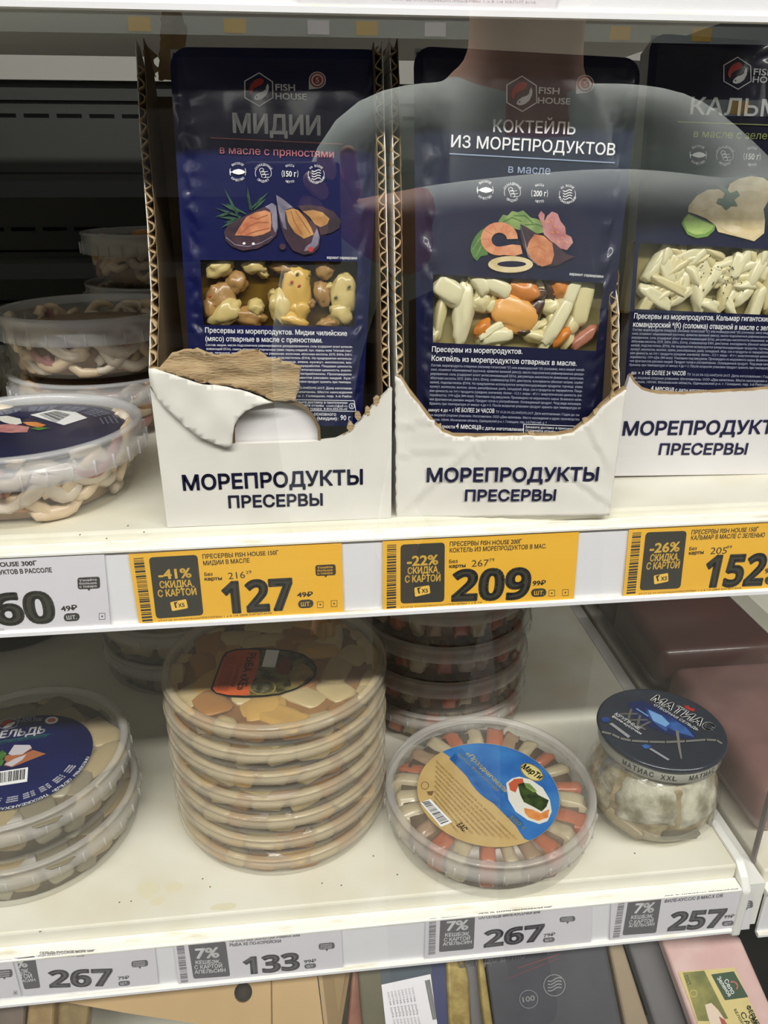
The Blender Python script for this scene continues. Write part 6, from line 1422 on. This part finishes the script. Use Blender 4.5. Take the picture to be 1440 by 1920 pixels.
# ceiling lamp bodies
for k, (x, y, z) in enumerate(LAMPS):
    t = thing('ceiling_lamp', ['long white ceiling strip lamp over the aisle', 'long white ceiling strip lamp further from the cooler'][k], 'lamp', (x, y, z))
    MB().box((x-2.0, y-0.07, z-0.02), (x+2.0, y+0.07, z+0.04)).make('housing', WHITE_COAT, t)
    MB().box((x-1.98, y-0.055, z-0.026), (x+1.98, y+0.055, z-0.0201)).make('diffuser', mat('lamp_diffuser', (1, 0.97, 0.93), 0.5, emit=3.0), t)
# shelving across the aisle with yellow tags
YO = -2.9
gd = thing('aisle_shelving', 'grey shop shelving across the aisle, only seen mirrored in the glass', 'shelving', (0, YO-0.3, 0))
MB().box((-3, YO-0.5, 0), (3, YO-0.46, 2.3)).make('back_panel', STEELD, gd)
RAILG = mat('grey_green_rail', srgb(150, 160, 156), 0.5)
DIMRAIL = mat('dimmed_rail', srgb(40, 42, 42), 0.6)  # dark tone put on the lower rails to dim their mirror image
OZ = [0.2, 0.5, 0.8, 1.1, 1.42, 1.735, 2.0]
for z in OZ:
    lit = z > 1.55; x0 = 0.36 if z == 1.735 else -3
    MB().box((x0, YO-0.45, z-0.03), (3, YO, z)).make('shelf_board', STEELD, gd); MB().box((x0, YO, z-0.05), (3, YO+0.008, z+0.012)).make('rail', RAILG if lit else DIMRAIL, gd)
MB().box((0.98, YO-0.01, 0), (1.05, YO+0.03, 2.3)).make('upright', RAILG, gd)
rnd = random.Random(17)
TAGY = mat('mirrored_yellow_tag', srgb(214, 176, 70), 0.5)
for z in OZ[5:]:
    x = -0.6 if z > 1.9 else 0.4
    while x < 2.2:
        mesh('price_tag', [(x, YO+0.010, z-0.042), (x+0.085, YO+0.010, z-0.042), (x+0.085, YO+0.010, z+0.006), (x, YO+0.010, z+0.006)], [(0, 1, 2, 3)], TAGY if rnd.random() < 0.75 else PAPER, gd)
        x += rnd.uniform(0.16, 0.36)
cols = [mat('far_pack_%s' % n, srgb(*c), 0.5) for n, c in (('white', (200, 204, 204)), ('red', (170, 60, 56)), ('green', (70, 110, 70)), ('blue', (60, 80, 140)), ('cream', (200, 184, 150)), ('brown', (120, 80, 56)))]
for (x, w, hh, k, lab) in [(0.42, 0.10, 0.15, 0, 'white carton on the shelving across the aisle, mirrored in the glass'), (0.55, 0.12, 0.12, 1, 'red box on the shelving across the aisle, mirrored in the glass'), (0.70, 0.09, 0.16, 3, 'blue box on the shelving across the aisle, mirrored in the glass'), (1.10, 0.14, 0.17, 4, 'cream carton on the shelving across the aisle, mirrored in the glass'), (1.28, 0.12, 0.13, 5, 'brown box on the shelving across the aisle, mirrored in the glass'), (1.46, 0.10, 0.16, 2, 'green box on the shelving across the aisle, mirrored in the glass')]:
    t = thing('far_carton', lab, 'box', (x, YO-0.12, 1.421), 'packs across the aisle')
    MB().box((x, YO-0.2, 1.421), (x+w, YO-0.05, 1.421+hh)).make('carton_body', cols[k], t); MB().box((x+0.01, YO-0.0499, 1.44), (x+w-0.01, YO-0.0494, 1.42+hh*0.7)).make('carton_label', cols[(k+3) % 6], t)
# the person taking the picture, mirrored faintly in the glass
JACK = mat('grey_green_jacket', srgb(232, 242, 234), 0.6, col2=srgb(206, 218, 210), vscale=12, bump=0.5, bscale=26); COAT = mat('black_coat', srgb(26, 27, 30), 0.8); TROU = mat('dark_trousers', srgb(34, 35, 40), 0.8); SKIN = mat('skin', srgb(206, 160, 136), 0.5); HAIR = mat('dark_hair', srgb(40, 32, 28), 0.6); SHOE = mat('black_shoe', srgb(20, 20, 20), 0.6)
J = {}; JL = []
def jn(n, p, r): J[n] = len(JL); JL.append((p, r))
px_, py_ = 0.27, -0.40
jn('pelvis', (px_, py_, 0.98), 0.155); jn('waist', (px_, py_, 1.12), 0.145); jn('chest', (px_, py_+0.01, 1.32), 0.165); jn('collar', (px_, py_, 1.47), 0.10); jn('neck', (px_, py_+0.015, 1.56), 0.058); jn('jaw', (px_, py_+0.035, 1.63), 0.072); jn('skull', (px_, py_+0.025, 1.71), 0.092); jn('crown', (px_, py_+0.015, 1.78), 0.06)
jn('rsh', (px_+0.185, py_+0.02, 1.475), 0.085); jn('rel', (px_+0.225, py_+0.20, 1.375), 0.075); jn('rfo', (px_+0.02, py_+0.285, 1.395), 0.068); jn('rwr', (0.105, -0.085, 1.405), 0.040); jn('rha', (0.055, -0.052, 1.415), 0.028)
jn('lsh', (px_-0.185, py_+0.02, 1.475), 0.085); jn('lel', (px_-0.255, py_-0.03, 1.22), 0.066); jn('lwr', (px_-0.255, py_+0.05, 0.99), 0.042); jn('lha', (px_-0.25, py_+0.07, 0.92), 0.032)
for sd_, q in (('l', -1), ('r', 1)):
    jn(sd_+'hip', (px_+q*0.095, py_, 0.90), 0.10); jn(sd_+'kn', (px_+q*0.105, py_+0.02, 0.50), 0.066); jn(sd_+'an', (px_+q*0.11, py_-0.01, 0.10), 0.046); jn(sd_+'ba', (px_+q*0.115, py_+0.10, 0.045), 0.042); jn(sd_+'to', (px_+q*0.12, py_+0.16, 0.04), 0.034)
ED = [('pelvis', 'waist'), ('waist', 'chest'), ('chest', 'collar'), ('collar', 'neck'), ('neck', 'jaw'), ('jaw', 'skull'), ('skull', 'crown'), ('collar', 'rsh'), ('rsh', 'rel'), ('rel', 'rfo'), ('rfo', 'rwr'), ('rwr', 'rha'), ('collar', 'lsh'), ('lsh', 'lel'), ('lel', 'lwr'), ('lwr', 'lha')]
for s_ in 'lr': ED += [('pelvis', s_+'hip'), (s_+'hip', s_+'kn'), (s_+'kn', s_+'an'), (s_+'an', s_+'ba'), (s_+'ba', s_+'to')]
edges = [(J[a], J[b]) for a, b in ED]
def fingers(wrist, base, dirs, tips, r=0.0085):
    """five separate bent fingers, rooted in the palm"""
    for d, l in zip(dirs, tips):
        p = Vector(base); prev = wrist
        for k in range(3):
            p = p+Vector(d)*l/3+Vector((0, 0.006*k, 0.003*k)); i = len(JL); JL.append((tuple(p), r-0.0008*k)); edges.append((prev, i)); prev = i
fingers(J['rha'], (0.052, -0.045, 1.415), [(-0.55, 0.35, 0.75), (-0.7, 0.4, 0.45), (-0.8, 0.4, 0.15), (-0.8, 0.4, -0.2), (-0.2, 0.1, 0.95)], [0.055, 0.06, 0.058, 0.05, 0.05])
fingers(J['lha'], JL[J['lha']][0], [(-0.25, 0.25, -0.93), (-0.08, 0.2, -0.97), (0.08, 0.18, -0.97), (0.24, 0.14, -0.95), (0.6, 0.5, -0.6)], [0.075, 0.082, 0.078, 0.062, 0.05])
root = Vector((px_, py_, 0.0))
me = bpy.data.meshes.new('person'); me.from_pydata([tuple(Vector(p)-root) for p, r in JL], edges, []); me.update()
pb = bpy.data.objects.new('person', me); COL.objects.link(pb)
sk = pb.modifiers.new('skin', 'SKIN'); 
for i, (p, r) in enumerate(JL): me.skin_vertices[0].data[i].radius = (r, r)
me.skin_vertices[0].data[0].use_root = True
pb.modifiers.new('smooth', 'SUBSURF').levels = 2; pb.modifiers['smooth'].render_levels = 2
dg = bpy.context.evaluated_depsgraph_get(); dg.update(); bm2 = bpy.data.meshes.new_from_object(pb.evaluated_get(dg))
bpy.data.objects.remove(pb); bpy.data.meshes.remove(me)
person = bpy.data.objects.new('person', bm2); bm2.name = 'person'; COL.objects.link(person); person.location = root
tag(person, 'person in black coat with pale grey-green sleeves holding a phone, mirrored in glass', 'person')
bm2.materials.clear()
for m_ in (COAT, JACK, TROU, SKIN, SHOE, HAIR): bm2.materials.append(m_)
segs = [(Vector(JL[a][0])-root, Vector(JL[b][0])-root, n) for (a, b), n in zip(edges, [x for x in ED]+[('f', 'f')]*40)]
def region(c):
    best, bd = None, 1e9
    for a, b, n in segs:
        d = b-a; t = max(0, min(1, (c-a).dot(d)/max(d.length_squared, 1e-9))); q = (c-a-d*t).length
        if q < bd: bd, best = q, n
    return best
for p in bm2.polygons:
    n = region(p.center); p.use_smooth = True
    if n[0] == 'f' or n[1] in ('rha', 'lha'): p.material_index = 3
    elif n[1] in ('rsh', 'rel', 'rfo', 'rwr', 'lsh', 'lel', 'lwr'): p.material_index = 1
    elif n[1] in ('neck', 'jaw', 'skull', 'crown'): p.material_index = 3 if (p.center.z < 1.70 or p.center.y > 0.07) and p.center.z < 1.76 else 5
    elif n[1] in ('lba', 'rba', 'lto', 'rto'): p.material_index = 4
    elif n[1][1:] in ('hip', 'kn', 'an'): p.material_index = 2
    else: p.material_index = 0
# face
for dx in (-0.032, 0.032): MB().lathe([(0, -0.010), (0.008, -0.006), (0.010, 0), (0.008, 0.006), (0, 0.010)], (px_+dx, py_+0.112, 1.70), 12).make('eye', mat('eye_white', srgb(220, 220, 216), 0.3), person, True)
MB().tube([(px_, py_+0.112, 1.70), (px_, py_+0.128, 1.672), (px_, py_+0.136, 1.655), (px_, py_+0.112, 1.648)], [0.008, 0.011, 0.014, 0.009], 8).make('nose', SKIN, person, True)
MB().tube([(px_-0.026, py_+0.098, 1.622), (px_, py_+0.112, 1.620), (px_+0.026, py_+0.098, 1.622)], [0.004, 0.007, 0.004], 8).make('mouth', mat('lips', srgb(176, 104, 96), 0.5), person, True)
for q in (-1, 1): MB().tube([(px_+q*0.088, py_+0.02, 1.72), (px_+q*0.098, py_+0.01, 1.70), (px_+q*0.090, py_+0.02, 1.665)], [0.010, 0.015, 0.009], 8).make('ear', SKIN, person, True)
# the phone right behind the lens
ph = thing('mobile_phone', 'black mobile phone held up behind the lens, mirrored in the glass', 'phone', (0, -0.016, 1.38))
b = MB().box((-0.036, -0.024, 1.385), (0.036, -0.015, 1.46)).make('phone_body', SHOE, ph); bevel(b, 0.003, 3)
MB().box((-0.033, -0.0245, 1.388), (0.033, -0.0241, 1.457)).make('screen', mat('dark_screen', srgb(14, 14, 18), 0.1), ph)
MB().lathe([(0, 0), (0.006, 0), (0.006, 0.002), (0, 0.002)], (0, 0, 0), 20).add([], []).make('lens_ring', SHOE, ph, False, False).matrix_local = Matrix.Translation((0.018, 0.0015, 0.066)) @ Matrix.Rotation(-PI/2, 4, 'X')
